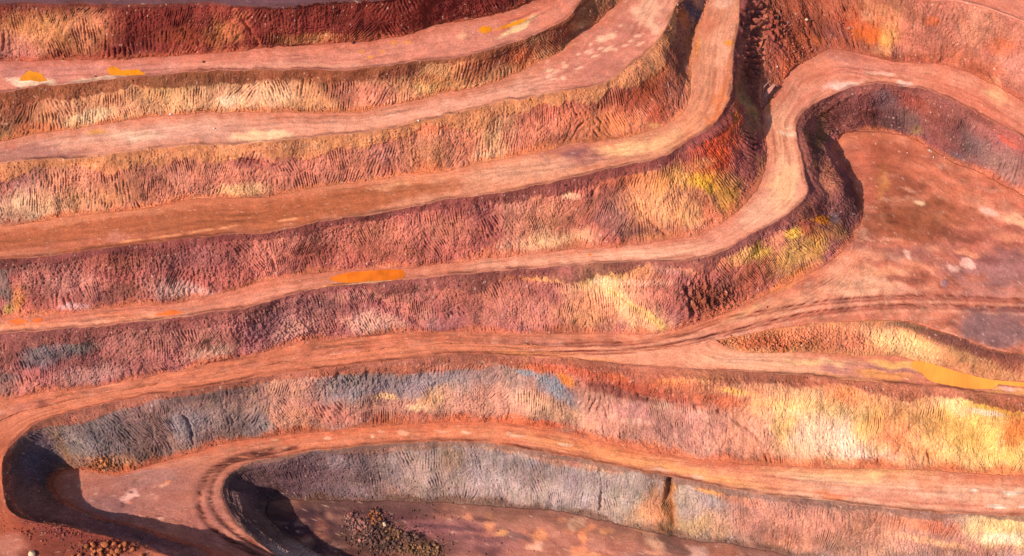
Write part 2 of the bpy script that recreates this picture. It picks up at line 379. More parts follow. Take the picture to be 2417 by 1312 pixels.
RUTS = [('W1', [(548, 18), (575, 55), (612, 108)], 6, 1.6), ('W3', [(540, 372), (600, 384), (665, 393)], 4, 1.5), ('W3', [(890, 345), (925, 385), (960, 405)], 6, 1.2),
        ('W4', [(1128, 470), (1140, 500), (1165, 540)], 6, 1.6), ('W4', [(1070, 530), (1105, 545), (1140, 552)], 4, 1.3), ('W4', [(1410, 440), (1400, 460)], 4, 1.6), ('W4', [(620, 575), (640, 610), (650, 640)], 6, 1.2),
        ('W4', [(1500, 480), (1530, 520), (1570, 550)], 5, 1.3), ('W5', [(880, 700), (930, 735), (1000, 770)], 7, 1.3), ('W5', [(1330, 690), (1390, 740), (1430, 775)], 4, .9), ('W5', [(600, 760), (615, 800), (600, 830)], 6, 1.3),
        ('W5', [(1450, 690), (1500, 725), (1550, 760)], 3, .7), ('W4', [(230, 690), (300, 705), (370, 712)], 4, 1.2), ('W6', [(430, 975), (450, 1010), (455, 1050)], 4, 1.4), ('W6', [(800, 885), (790, 905), (770, 915)], 6, 1.2), ('W6', [(870, 880), (860, 900), (830, 915)], 6, 1.2),
        ('W6', [(1360, 905), (1450, 925), (1560, 948), (1720, 975)], 7, 1.6), ('W6', [(1700, 970), (1760, 1010), (1800, 1045)], 4, 1.0), ('W6', [(2090, 1010), (2130, 1045), (2200, 1075)], 8, 1.2), ('W7', [(1416, 1110), (1420, 1150), (1418, 1200)], 3, 1.3),
        ('W2', [(740, 190), (800, 215), (830, 245)], 8, 1.2), ('W5', [(1620, 650), (1625, 700), (1640, 745)], 6, 2.2), ('W1', [(400, 30), (430, 70), (470, 100)], 7, 1.2), ('WR', [(1990, 30), (2000, 70), (2015, 110)], 8, 1.6), ('WR', [(2110, 40), (2112, 110)], 5, 1.2),
        ('R5a', T1, 5, .22), ('R5a', T2, 5, .22), ('R5b', T2, 5, .22), ('R6', T3, 6, .9), ('R6', T4, 4, .9)]

make_strip('T0', 'sky0', 'A', 'road', du=1.5, dv=1.0, berm_bottom=False, seed=1)
make_strip('W1', 'A', 'B', 'wall', [((0, 8), (0, 144)), ((343, 10), (335, 137)), ((771, 5), (760, 103)), ((1000, -20), (1010, 62))], seed=11, rib=.42, period=1.5, sh=0.07, lip=0.2, du=.27, dv=.38)
make_strip('R1', 'B', 'C', 'road', [((0, 144), (0, 220)), ((480, 127), (480, 170)), ((960, 82), (943, 154)), ((1250, 7), (1320, 58))], du=.9, dv=.45, seed=21, berm_bottom=True)
make_strip('W2', 'C', 'D', 'wall', [((0, 220), (0, 333)), ((343, 180), (343, 279)), ((720, 168), (715, 265)), ((1046, 141), (1030, 224)), ((1183, 110), (1166, 195)), ((1348, 38), (1355, 88))], seed=31, berm_top=True, rib=.34, period=1.3, sh=0.2, lip=0.5, du=.24, dv=.38)
make_strip('R2', 'D', 'E', 'road', [((0, 333), (0, 388)), ((650, 265), (650, 335)), ((1166, 195), (1200, 240)), ((1345, 100), (1474, 165))], du=.9, dv=.45, seed=41, berm_bottom=True)
make_strip('W3', 'E', 'F', 'wall', [((0, 388), (0, 533)), ((446, 346), (446, 471)), ((977, 292), (985, 411)), ((1200, 240), (1200, 372)), ((1423, 199), (1423, 333)), ((1526, 127), (1600, 275)), ((1577, 60), (1633, 120)), ((1605, 0), (1671, 0))], seed=51, berm_top=True, rib=.36, period=1.25, soft=.08, sh=0.25, lip=0.35, du=.24, dv=.38)
make_strip('R3', 'F', 'G', 'road', [((0, 533), (0, 612)), ((650, 461), (650, 547)), ((1200, 372), (1250, 444)), ((1577, 292), (1629, 331)), ((1632, 154), (1731, 154)), ((1671, 0), (1745, 0))], du=.9, dv=.45, seed=61, berm_bottom=True)
make_strip('W4', 'G', 'H', 'wall', [((0, 612), (0, 752)), ((343, 577), (350, 720)), ((772, 523), (775, 644)), ((1250, 444), (1250, 600)), ((1474, 394), (1474, 581)), ((1577, 364), (1600, 560)), ((1629, 331), (1720, 515)), ((1687, 292), (1800, 415)), ((1728, 206), (1807, 310)), ((1735, 103), (1797, 160)), ((1745, 0), (1812, 34))], seed=71, berm_top=True, rib=.34, period=1.3, lump=1.15, sh=0.13, lip=0.4, du=.24, dv=.38)
make_strip('WR', 'U', 'P', 'wall', [((1797, 233), (1815, 241)), ((1800, 185), (1845, 205)), ((1797, 120), (1870, 168)), ((1812, 34), (1904, 144)), ((1820, -60), (1945, 120)), ((2030, -75), (2041, 130)), ((2161, -8), (2150, 147)), ((2350, 27), (2330, 190))], seed=81, rib=.2, period=2.2, lump=1.3, fan=.6, sh=0, lip=0)
make_strip('RT', 'V', 'UR', 'road', du=1.2, dv=.8, seed=85, berm_bottom=True)
make_strip('R4', 'HP', 'I', 'road', [((0, 752), (0, 788)), ((600, 670), (620, 717)), ((1200, 605), (1200, 639)), ((1697, 529), (1783, 547)), ((1783, 451), (1907, 450)), ((1807, 310), (1880, 330)), ((1839, 220), (1887, 276)), ((1904, 144), (1956, 229)), ((2110, 144), (2090, 200)), ((2350, 202), (2281, 254))], du=.9, dv=.45, seed=91, berm_bottom=True)
make_strip('W5', 'I', 'J', 'wall', [((0, 788), (0, 948)), ((309, 763), (330, 893)), ((737, 684), (760, 807)), ((977, 660), (990, 785)), ((1372, 626), (1380, 787)), ((1612, 615), (1600, 777)), ((1697, 598), (1720, 738)), ((1783, 547), (1850, 677)), ((1860, 505), (1960, 612)), ((1895, 470), (2025, 550)), ((1907, 450), (2040, 512)), ((1897, 405), (2021, 450)), ((1887, 353), (1990, 390)), ((1878, 312), (1972, 350)), ((1890, 272), (1976, 330)), ((1956, 229), (2010, 312)), ((2069, 200), (2085, 310)), ((2213, 223), (2196, 350)), ((2350, 295), (2316, 408))], seed=101, berm_top=True, rib=.34, period=1.3, lump=1.1, sh=0.2, lip=0.4, du=.24, dv=.38)
make_strip('R5a', 'J', 'b1', 'road', [((0, 948), (20, 985)), ((446, 869), (446, 893)), ((1200, 787), (1200, 815)), ((1697, 746), (1690, 803)), ((2040, 512), (1973, 759)), ((2076, 309), (2144, 759)), ((2316, 408), (2316, 814))], du=.9, dv=.6, seed=111)
make_strip('W5b', 'b1', 'b2', 'wall', [((1690, 803), (1690, 803)), ((1870, 770), (1870, 830)), ((2144, 759), (2110, 842)), ((2316, 814), (2290, 882))], seed=121, rib=.14, period=1.2, lump=.9, du=.25, dv=.35, sh=.02, lip=.1, berm_top=False)
make_strip('R5b', 'b2', 'K', 'road', [((20, 985), (86, 1001)), ((446, 893), (446, 921)), ((1046, 812), (1046, 840)), ((1690, 803), (1577, 871)), ((2007, 838), (2007, 898)), ((2417, 900), (2417, 943))], du=.9, dv=.45, seed=131, berm_bottom=True)
make_strip('W6', 'K', 'L', 'wall', [((394, 1312), (470, 1294)), ((281, 1275), (309, 1241)), ((120, 1241), (200, 1208)), ((22, 1205), (135, 1170)), ((7, 1105), (122, 1135)), ((40, 1037), (145, 1112)), ((86, 1001), (200, 1109)), ((206, 965), (292, 1116)), ((515, 910), (549, 1044)), ((823, 865), (830, 1011)), ((1200, 842), (1200, 999)), ((1577, 871), (1577, 1073)), ((1904, 889), (1904, 1103)), ((2179, 913), (2179, 1110))], seed=141, berm_top=True, rib=.24, period=1.25, lump=1.05, soft=.07, sh=0.13, lip=0.3, du=.24, dv=.38)
make_strip('R6', 'L', 'M', 'road', [((497, 1303), (598, 1272)), ((235, 1222), (540, 1205)), ((130, 1150), (526, 1150)), ((240, 1120), (545, 1117)), ((549, 1044), (600, 1092)), ((806, 1013), (820, 1058)), ((1200, 999), (1180, 1051)), ((1543, 1069), (1500, 1111)), ((2007, 1106), (1939, 1181))], du=.8, dv=.5, seed=151, berm_bottom=True)
make_strip('W7', 'M', 'N', 'wall', [((700, 1345), (785, 1320)), ((598, 1272), (670, 1256)), ((535, 1195), (627, 1208)), ((526, 1150), (626, 1190)), ((560, 1108), (660, 1177)), ((703, 1071), (760, 1180)), ((943, 1049), (970, 1183)), ((1250, 1064), (1250, 1199)), ((1577, 1126), (1577, 1262)), ((1850, 1174), (1850, 1308)), ((2213, 1212), (2200, 1362))], seed=161, berm_top=True, rib=.2, period=1.25, lump=1.0, sh=0.1, lip=0.25, du=.24, dv=.38)
make_strip('F7', 'N', 'O', 'road', [((785, 1320), (1260, 1625)), ((703, 1179), (1330, 1630)), ((1080, 1188), (1400, 1640)), ((1749, 1287), (1850, 1650))], du=.9, dv=.9, seed=171)

STRIPCOL.update({
    'T0': ((112, 72, 78), (96, 60, 60), None), 'W1': ((136, 56, 52), (120, 60, 55), (170, 85, 65)),
    'R1': ((216, 130, 110), (150, 85, 68), (185, 95, 72)), 'W2': ((208, 140, 105), (140, 75, 55), (200, 110, 78)),
    'R2': ((226, 148, 122), (210, 130, 95), (200, 105, 75)), 'W3': ((200, 120, 103), (212, 135, 98), (212, 120, 85)),
    'R3': ((218, 138, 108), (150, 80, 58), (212, 120, 88)), 'W4': ((182, 98, 94), (132, 68, 68), (205, 115, 90)),
    'WR': ((186, 112, 100), None, (170, 85, 68)), 'RT': ((222, 128, 105), (240, 165, 145), None),
    'R4': ((220, 135, 110), (160, 85, 68), (200, 105, 80)), 'W5': ((172, 98, 100), (146, 82, 80), (200, 110, 85)),
    'R5a': ((210, 118, 92), None, (205, 112, 80)), 'W5b': ((208, 134, 100), (190, 100, 70), None), 'R5b': ((214, 122, 92), (165, 85, 65), None),
    'W6': ((188, 128, 118), (170, 95, 80), (205, 105, 75)), 'R6': ((222, 128, 94), (150, 80, 60), (200, 95, 65)),
    'W7': ((164, 136, 134), (150, 105, 98), (122, 84, 76)), 'F7': ((176, 108, 90), None, (112, 74, 66)),
})
D = 1.0
def b(s, x, y, rx, ry, c, al=.8, ang=0, soft=.5):
    BLOBS.append((s, x, y, rx, ry, ang, c, al, soft))
# W1
b('W1', 110, 75, 110, 45, (212, 140, 96), .8); b('W1', 205, 60, 60, 45, (218, 150, 100), .75); b('W1', 40, 115, 60, 30, (200, 125, 120), .7)
b('W1', 330, 70, 80, 60, (118, 46, 42), .7); b('W1', 170, 12, 240, 14, (125, 58, 50), .7); b('W1', 530, 75, 40, 30, (210, 130, 88), .75)
b('W1', 560, 60, 14, 45, (205, 110, 85), .7, 50); b('W1', 440, 90, 60, 22, (160, 75, 50), .6); b('W1', 720, 92, 80, 14, (196, 126, 84), .7)
b('W1', 850, 83, 60, 9, (190, 105, 78), .6); b('W1', 900, 40, 140, 40, (122, 48, 42), .6); b('W1', 1050, 10, 90, 40, (110, 42, 40), .6); b('W1', 650, 60, 60, 40, (120, 52, 46), .55)
# R1
b('R1', 70, 165, 140, 30, (200, 124, 116), .6); b('R1', 78, 195, 58, 12, (248, 200, 170), .95, 4, .25); b('R1', 245, 186, 90, 5, (246, 196, 168), .9, -7, .3)
b('R1', 320, 160, 120, 16, (212, 135, 122), .5); b('R1', 1225, 62, 42, 12, (250, 196, 146), .95, -27, .25); b('R1', 1090, 85, 14, 9, (240, 165, 130), .8)
for x, y in ((930, 102), (960, 99), (875, 132), (855, 121), (905, 120), (1175, 66)):
    b('R1', x, y, 7, 4, (238, 150, 62), .8, 0, .3)
b('R1', 1250, 30, 90, 16, (220, 108, 80), .6, -25); b('R1', 700, 155, 260, 8, (235, 160, 135), .5, 0); b('R1', 1330, 40, 60, 40, (222, 126, 100), .6)
# W2
b('W2', 40, 255, 75, 45, (128, 60, 50), .85, -15); b('W2', 30, 300, 60, 25, (150, 95, 75), .7); b('W2', 250, 250, 130, 35, (222, 160, 112), .7)
b('W2', 215, 275, 60, 14, (240, 200, 165), .6, -12); b('W2', 420, 220, 90, 40, (226, 166, 124), .7); b('W2', 560, 225, 110, 35, (236, 182, 132), .8)
b('W2', 545, 238, 30, 12, (250, 215, 185), .7); b('W2', 640, 225, 50, 35, (235, 190, 140), .7); b('W2', 90, 300, 55, 14, (205, 120, 70), .6)
b('W2', 800, 215, 60, 32, (150, 80, 68), .85, 35); b('W2', 890, 225, 80, 32, (212, 125, 112), .8); b('W2', 1030, 205, 52, 28, (242, 188, 112), .9, -15)
b('W2', 1010, 190, 40, 12, (215, 130, 90), .7); b('W2', 1110, 170, 60, 28, (205, 120, 85), .6, -18); b('W2', 1190, 135, 110, 24, (140, 62, 50), .85, -22); b('W2', 1240, 140, 30, 22, (190, 105, 52), .75)
b('W2', 1330, 80, 60, 35, (130, 54, 46), .8, -40); b('W2', 1410, 30, 60, 30, (150, 75, 60), .7, -45); b('W2', 1375, 65, 20, 18, (222, 150, 110), .8); b('W2', 700, 180, 300, 13, (150, 80, 60), .7, 0); b('W2', 940, 168, 60, 12, (140, 66, 54), .8, -10); b('W2', 130, 212, 130, 10, (150, 92, 68), .7, -8)
# R2
b('R2', 40, 365, 110, 25, (170, 108, 100), .75, -5); b('R2', 150, 365, 60, 10, (140, 80, 75), .6, -8); b('R2', 620, 322, 75, 14, (252, 192, 150), .95, -2, .35)
b('R2', 350, 310, 220, 28, (228, 165, 142), .6, -4); b('R2', 330, 320, 60, 10, (245, 195, 165), .6); b('R2', 230, 312, 25, 6, (238, 165, 75), .7); b('R2', 60, 330, 80, 14, (215, 150, 130), .6)
b('R2', 1430, 110, 170, 110, (208, 120, 102), .9, -40); b('R2', 1530, 30, 34, 30, (248, 172, 140), .95, 0, .3); b('R2', 1540, 65, 12, 18, (248, 172, 140), .9, 0, .3); b('R2', 1425, 90, 22, 9, (250, 178, 146), .9, -10, .3)
for i in range(34):
    r = random.Random(i)
    x, y = r.uniform(1270, 1530), 0
    y = r.uniform(-1, 1) * 40 + np.interp(x, [1270, 1400, 1530], [178, 110, 60])
    b('R2', x, y, r.uniform(3, 12), r.uniform(2, 5), (250, 180, 150), .85, -20, .3)
b('R2', 1300, 165, 10, 5, (252, 190, 150), .9, 0, .3); b('R2', 1100, 235, 200, 14, (234, 160, 138), .5, -12)
b('R2', 380, 395, 330, 14, (218, 146, 100), .6, -5)
# W3
b('W3', 300, 378, 320, 16, (216, 150, 104), .9, -5); b('W3', 800, 340, 200, 12, (216, 146, 106), .85, -8); b('W3', 1060, 290, 130, 17, (214, 130, 84), .9, -12); b('W3', 1330, 228, 90, 14, (190, 92, 60), .9, -8); b('W3', 740, 345, 40, 8, (245, 195, 170), .7)
b('W3', 60, 440, 50, 30, (160, 106, 106), .8); b('W3', 60, 490, 70, 30, (228, 180, 155), .85); b('W3', 160, 460, 80, 45, (222, 160, 125), .7); b('W3', 270, 445, 50, 45, (212, 140, 100), .6)
b('W3', 220, 430, 100, 28, (196, 114, 100), .6); b('W3', 430, 420, 90, 40, (212, 132, 116), .7); b('W3', 600, 387, 70, 12, (150, 78, 76), .85, 8); b('W3', 570, 450, 60, 14, (240, 178, 135), .8)
b('W3', 700, 410, 90, 40, (200, 118, 106), .6); b('W3', 930, 390, 50, 30, (165, 84, 78), .7, 40); b('W3', 900, 365, 40, 22, (218, 140, 130), .6); b('W3', 1010, 370, 60, 50, (216, 140, 108), .7)
b('W3', 1010, 405, 38, 20, (222, 140, 86), .9, 0, .3); b('W3', 1165, 325, 34, 48, (246, 192, 130), .9); b('W3', 1150, 375, 35, 14, (248, 205, 150), .85); b('W3', 1110, 330, 40, 50, (210, 124, 100), .6)
b('W3', 1260, 310, 50, 50, (206, 118, 98), .6); b('W3', 1330, 262, 70, 34, (186, 96, 80), .7); b('W3', 1480, 235, 80, 32, (150, 66, 52), .8, -15); b('W3', 1540, 200, 60, 30, (160, 72, 50), .8, -45); b('W3', 1440, 295, 80, 30, (222, 126, 88), .8)
b('W3', 1560, 265, 30, 25, (190, 85, 60), .8); b('W3', 1550, 170, 26, 16, (208, 112, 74), .8, -45); b('W3', 1600, 150, 22, 150, (152, 82, 66), .8); b('W3', 1640, 25, 34, 14, (104, 88, 98), .9, 50, .3); b('W3', 1615, 40, 25, 12, (190, 100, 60), .8, 50); b('W3', 1628, 120, 9, 30, (180, 110, 50), .6); b('W3', 1545, 296, 14, 6, (245, 180, 110), .8)
b('W3', 1300, 335, 50, 12, (150, 80, 66), .7, -12)
# R3
b('R3', 350, 530, 560, 60, (176, 94, 64), .97, -7, .35); b('R3', 750, 490, 260, 28, (178, 96, 64), .95, -9, .3); b('R3', 990, 450, 130, 14, (184, 102, 70), .8, -10); b('R3', 210, 515, 240, 7, (226, 140, 105), .7, -7); b('R3', 180, 575, 220, 10, (200, 110, 86), .6, -7); b('R3', 40, 600, 100, 8, (216, 128, 100), .6); b('R3', 270, 560, 30, 14, (205, 125, 105), .6)
for i in range(16):
    r = random.Random(i + 50); x = r.uniform(280, 700); b('R3', x, np.interp(x, [280, 700], [572, 515]), r.uniform(8, 26), 3, (234, 148, 105), .6, -8, .4)
b('R3', 960, 430, 90, 8, (232, 150, 110), .8, -8); b('R3', 1340, 352, 68, 20, (142, 84, 86), .95, -8, .4); b('R3', 1370, 380, 55, 12, (160, 96, 92), .7, -12); b('R3', 1500, 345, 75, 16, (250, 186, 132), .85, -8); b('R3', 1230, 400, 120, 22, (232, 158, 128), .7, -8)
b('R3', 1560, 335, 70, 18, (238, 165, 120), .7, -25); b('R3', 1640, 280, 26, 60, (232, 142, 104), .7, 25); b('R3', 1690, 130, 30, 120, (226, 136, 102), .6); b('R3', 1700, 110, 20, 50, (242, 162, 130), .7, 5); b('R3', 1722, 104, 9, 8, (236, 140, 50), .9, 0, .3); b('R3', 1641, 115, 6, 30, (236, 140, 60), .8); b('R3', 1702, 8, 26, 14, (245, 172, 145), .8); b('R3', 1700, 240, 16, 70, (222, 120, 70), .7, 20); b('R3', 1660, 60, 30, 20, (200, 104, 80), .5)
STROKES.append(('R3', smooth_poly([(1690, 110), (1688, 170), (1680, 225), (1650, 285), (1600, 330), (1500, 372), (1380, 398)]), 5, (180, 95, 72), .6))
STROKES.append(('R3', smooth_poly([(1722, 130), (1712, 200), (1695, 255), (1650, 312), (1590, 350)]), 4, (185, 92, 62), .6))
# W4
b('W4', 60, 628, 130, 16, (120, 78, 72), .75, -5); b('W4', 8, 680, 22, 50, (118, 112, 112), .85); b('W4', 38, 710, 16, 34, (220, 150, 78), .85, 20); b('W4', 12, 735, 14, 12, (170, 150, 70), .7)
b('W4', 150, 670, 90, 32, (196, 128, 122), .7); b('W4', 420, 615, 120, 32, (146, 90, 90), .75, -6); b('W4', 300, 615, 70, 20, (158, 88, 76), .7); b('W4', 330, 690, 80, 25, (176, 110, 100), .6); b('W4', 440, 690, 75, 18, (222, 166, 162), .8, 12); b('W4', 180, 725, 40, 10, (226, 168, 170), .7)
b('W4', 260, 700, 70, 20, (140, 84, 80), .6); b('W4', 620, 580, 60, 30, (140, 72, 66), .6); b('W4', 640, 600, 60, 50, (204, 124, 112), .6); b('W4', 800, 590, 110, 40, (172, 92, 82), .7); b('W4', 900, 555, 80, 34, (205, 122, 104), .7); b('W4', 720, 560, 90, 22, (204, 124, 112), .6); b('W4', 1130, 500, 26, 46, (128, 72, 72), .75, -35); b('W4', 1050, 540, 70, 30, (206, 124, 106), .7); b('W4', 950, 600, 110, 22, (196, 108, 92), .6)
b('W4', 1080, 470, 150, 14, (170, 90, 82), .6, -8); b('W4', 1210, 500, 30, 45, (225, 148, 132), .7); b('W4', 1290, 520, 60, 60, (232, 165, 118), .75); b('W4', 1300, 570, 90, 22, (246, 198, 140), .8, -6); b('W4', 1380, 480, 45, 50, (214, 124, 106), .75); b('W4', 1455, 505, 42, 36, (152, 102, 100), .8, 20); b('W4', 1480, 545, 50, 18, (165, 104, 100), .7, 10); b('W4', 1345, 462, 22, 9, (248, 200, 150), .8)
b('W4', 1590, 495, 110, 50, (240, 176, 112), .9, 10); b('W4', 1600, 420, 90, 24, (240, 178, 92), .85, -8); b('W4', 1520, 420, 60, 22, (214, 128, 90), .7); b('W4', 1450, 425, 70, 14, (200, 110, 85), .6); b('W4', 1670, 428, 36, 24, (248, 192, 60), .97, 10, .35); b('W4', 1710, 460, 28, 50, (212, 158, 66), .85, -20); b('W4', 1725, 425, 40, 20, (212, 150, 84), .8, 30); b('W4', 1690, 360, 55, 45, (206, 92, 44), .9, -30); b('W4', 1670, 495, 20, 40, (205, 110, 85), .75, -35); b('W4', 1720, 300, 25, 90, (206, 98, 44), .85, 12); b('W4', 1650, 385, 40, 12, (228, 150, 90), .8, -15)
b('W4', 1735, 500, 40, 16, (226, 150, 60), .8, -45); b('W4', 1580, 560, 90, 10, (225, 140, 95), .7); b('W4', 1780, 340, 26, 130, (140, 72, 72), .9); b('W4', 1790, 120, 30, 90, (140, 70, 70), .9); b('W4', 1765, 240, 12, 45, (200, 165, 92), .85, -22); b('W4', 1750, 185, 16, 40, (180, 110, 85), .7); b('W4', 1732, 240, 9, 60, (200, 130, 50), .7); b('W4', 1800, 410, 14, 40, (150, 120, 60), .7); b('W4', 1775, 300, 22, 22, (170, 130, 84), .6)
# WR
b('WR', 1900, 50, 120, 110, (156, 74, 56), .95); b('WR', 1870, 150, 50, 60, (205, 98, 66), .85, 20); b('WR', 1970, 85, 42, 28, (140, 82, 80), .85, -20); b('WR', 1920, 95, 30, 14, (200, 116, 58), .8); b('WR', 1930, 20, 70, 30, (180, 92, 70), .7); b('WR', 2000, 20, 60, 40, (206, 116, 96), .7); b('WR', 1895, 125, 40, 26, (168, 84, 62), .7, -30)
b('WR', 2030, 55, 36, 34, (222, 100, 46), .9); b('WR', 2065, 85, 42, 34, (224, 122, 34), .95, 0, .4); b('WR', 2095, 92, 20, 32, (250, 196, 96), .95, 15); b('WR', 2085, 30, 60, 30, (228, 150, 112), .8); b('WR', 2045, 38, 20, 12, (236, 158, 130), .8); b('WR', 2080, 120, 30, 10, (240, 176, 120), .8); b('WR', 2030, 112, 50, 14, (150, 90, 78), .7)
b('WR', 2230, 70, 120, 60, (204, 122, 108), .6); b('WR', 2200, 50, 18, 10, (222, 112, 72), .8); b('WR', 2370, 115, 34, 20, (220, 108, 66), .7); b('WR', 2300, 60, 40, 40, (224, 150, 128), .6); b('WR', 2400, 150, 40, 40, (200, 128, 122), .7); b('WR', 2340, 190, 24, 10, (250, 200, 140), .85, 35); b('WR', 2280, 150, 80, 20, (196, 98, 70), .6, 20); b('WR', 2180, 135, 70, 10, (150, 82, 66), .6)
b('WR', 1800, 20, 20, 26, (205, 108, 84), .8); b('WR', 1830, 90, 30, 50, (150, 74, 68), .8)
b('RT', 2250, 0, 120, 20, (210, 110, 84), .6, 10)
# R4
b('R4', 300, 735, 330, 18, (204, 122, 100), .6, -6); b('R4', 390, 755, 60, 6, (248, 172, 138), .9, -6, .3); b('R4', 40, 770, 90, 8, (246, 168, 140), .8, -3); b('R4', 860, 668, 95, 5, (252, 188, 138), .95, -3, .3); b('R4', 785, 676, 30, 5, (246, 150, 90), .9, -10); b('R4', 270, 742, 60, 5, (240, 140, 100), .7)
b('R4', 1400, 605, 330, 22, (242, 166, 136), .8, -3); b('R4', 1800, 430, 120, 160, (236, 154, 126), .6); b('R4', 1850, 430, 34, 60, (250, 182, 136), .85, 10); b('R4', 1790, 500, 50, 40, (240, 170, 138), .7); b('R4', 1840, 320, 30, 70, (242, 162, 126), .85); b('R4', 1855, 316, 22, 6, (252, 196, 165), .9, 10, .4); b('R4', 1862, 302, 10, 4, (252, 196, 165), .9, 0, .4)
b('R4', 1995, 200, 40, 11, (250, 186, 168), .95, -14, .3); b('R4', 2075, 176, 34, 6, (248, 182, 160), .9, 4, .3); b('R4', 2140, 197, 18, 8, (250, 186, 168), .95, 12, .3); b('R4', 2355, 210, 26, 26, (246, 176, 130), .8, 40); b('R4', 2050, 160, 90, 18, (214, 128, 112), .7); b('R4', 2300, 250, 120, 35, (216, 116, 92), .7, 30); b('R4', 1930, 170, 60, 26, (226, 128, 100), .7); b('R4', 1815, 250, 12, 14, (214, 130, 66), .9); b('R4', 2010, 130, 70, 14, (170, 98, 88), .7)
for pts in ([(1830, 380), (1830, 300), (1850, 235), (1900, 190), (1980, 168), (2080, 165), (2180, 180), (2290, 225), (2417, 300)], [(1868, 400), (1852, 320), (1868, 262), (1920, 220), (2000, 185), (2090, 180), (2190, 198), (2290, 240), (2417, 318)]):
    STROKES.append(('R4', smooth_poly(pts), 5, (190, 98, 76), .55))
STROKES.append(('R4', smooth_poly([(1880, 500), (1800, 545), (1700, 590), (1600, 606), (1480, 612)]), 3, (165, 85, 68), .6))
# W5
b('W5', 60, 800, 120, 14, (104, 74, 72), .75, -3); b('W5', 95, 835, 80, 24, (112, 108, 116), .9, -5); b('W5', 20, 850, 30, 26, (140, 76, 72), .7); b('W5', 10, 910, 30, 30, (128, 118, 118), .8); b('W5', 190, 820, 40, 14, (120, 128, 130), .7); b('W5', 210, 885, 70, 20, (212, 150, 148), .75, -8); b('W5', 330, 810, 100, 45, (176, 110, 102), .7); b('W5', 60, 915, 60, 16, (190, 114, 108), .7)
b('W5', 480, 800, 70, 40, (190, 124, 112), .6); b('W5', 500, 830, 60, 12, (226, 166, 150), .6, -15); b('W5', 640, 770, 60, 50, (140, 96, 102), .7); b('W5', 620, 735, 70, 14, (140, 86, 80), .6, -10); b('W5', 700, 780, 60, 28, (212, 148, 140), .7, -25); b('W5', 750, 720, 60, 18, (160, 108, 104), .6); b('W5', 880, 765, 60, 22, (232, 168, 154), .85, 10); b('W5', 880, 700, 110, 14, (206, 134, 126), .6); b('W5', 980, 735, 60, 26, (196, 118, 106), .7, 30); b('W5', 1020, 765, 34, 20, (140, 96, 100), .7, 30); b('W5', 930, 680, 90, 12, (150, 94, 88), .6)
b('W5', 1150, 690, 110, 40, (206, 122, 104), .7); b('W5', 1080, 690, 50, 28, (176, 98, 90), .6); b('W5', 1280, 745, 130, 32, (214, 132, 120), .7); b('W5', 1250, 655, 90, 12, (180, 98, 74), .7); b('W5', 1290, 660, 50, 8, (244, 180, 110), .8); b('W5', 1430, 665, 90, 42, (246, 190, 128), .8); b('W5', 1500, 725, 110, 40, (244, 186, 130), .8, 42); b('W5', 1420, 648, 50, 26, (250, 204, 128), .95); b('W5', 1430, 664, 30, 8, (255, 232, 170), .9); b('W5', 1470, 710, 70, 18, (246, 188, 130), .85, 45); b('W5', 1540, 755, 45, 12, (248, 196, 118), .85, 35); b('W5', 1500, 640, 60, 18, (218, 140, 100), .8); b('W5', 1550, 690, 60, 40, (214, 126, 112), .8); b('W5', 1590, 635, 50, 14, (184, 122, 118), .8); b('W5', 1530, 668, 60, 8, (244, 170, 150), .7); b('W5', 1390, 745, 60, 40, (226, 150, 108), .7)
b('W5', 1660, 625, 60, 20, (222, 128, 92), .7); b('W5', 1660, 705, 40, 45, (168, 88, 70), .9); b('W5', 1715, 705, 24, 26, (176, 90, 70), .8); b('W5', 1690, 745, 50, 12, (224, 126, 78), .8, -30); b('W5', 1780, 640, 60, 40, (206, 112, 86), .8, -25); b('W5', 1760, 600, 40, 16, (246, 190, 110), .85, -25); b('W5', 1795, 592, 20, 20, (252, 205, 90), .9); b('W5', 1830, 565, 30, 14, (238, 160, 110), .8, -30); b('W5', 1880, 550, 24, 14, (255, 210, 84), .95, -20); b('W5', 1880, 600, 55, 30, (240, 186, 98), .9, -30); b('W5', 1930, 580, 24, 34, (236, 178, 84), .8); b('W5', 1905, 535, 16, 30, (200, 96, 64), .6, -35); b('W5', 1940, 518, 26, 12, (234, 150, 40), .95, 5, .35); b('W5', 1975, 545, 24, 24, (190, 140, 70), .8); b('W5', 1880, 650, 50, 10, (222, 150, 62), .8, -28); b('W5', 1820, 690, 60, 9, (222, 140, 66), .8, -25); b('W5', 1765, 690, 30, 30, (190, 96, 76), .6); b('W5', 1900, 500, 30, 16, (222, 140, 96), .8, -30)
b('W5', 2000, 480, 40, 70, (120, 74, 70), .85); b('W5', 1970, 515, 14, 12, (140, 120, 130), .8); b('W5', 1955, 415, 20, 40, (196, 118, 94), .85); b('W5', 1925, 370, 18, 60, (130, 76, 66), .8); b('W5', 1893, 330, 16, 60, (166, 104, 76), .85); b('W5', 1900, 320, 8, 20, (180, 130, 60), .7); b('W5', 1905, 390, 16, 12, (240, 164, 90), .8); b('W5', 1935, 250, 26, 26, (190, 142, 44), .9); b('W5', 2035, 211, 24, 9, (206, 138, 48), .9, 0, .35); b('W5', 1940, 310, 16, 40, (140, 120, 58), .8)
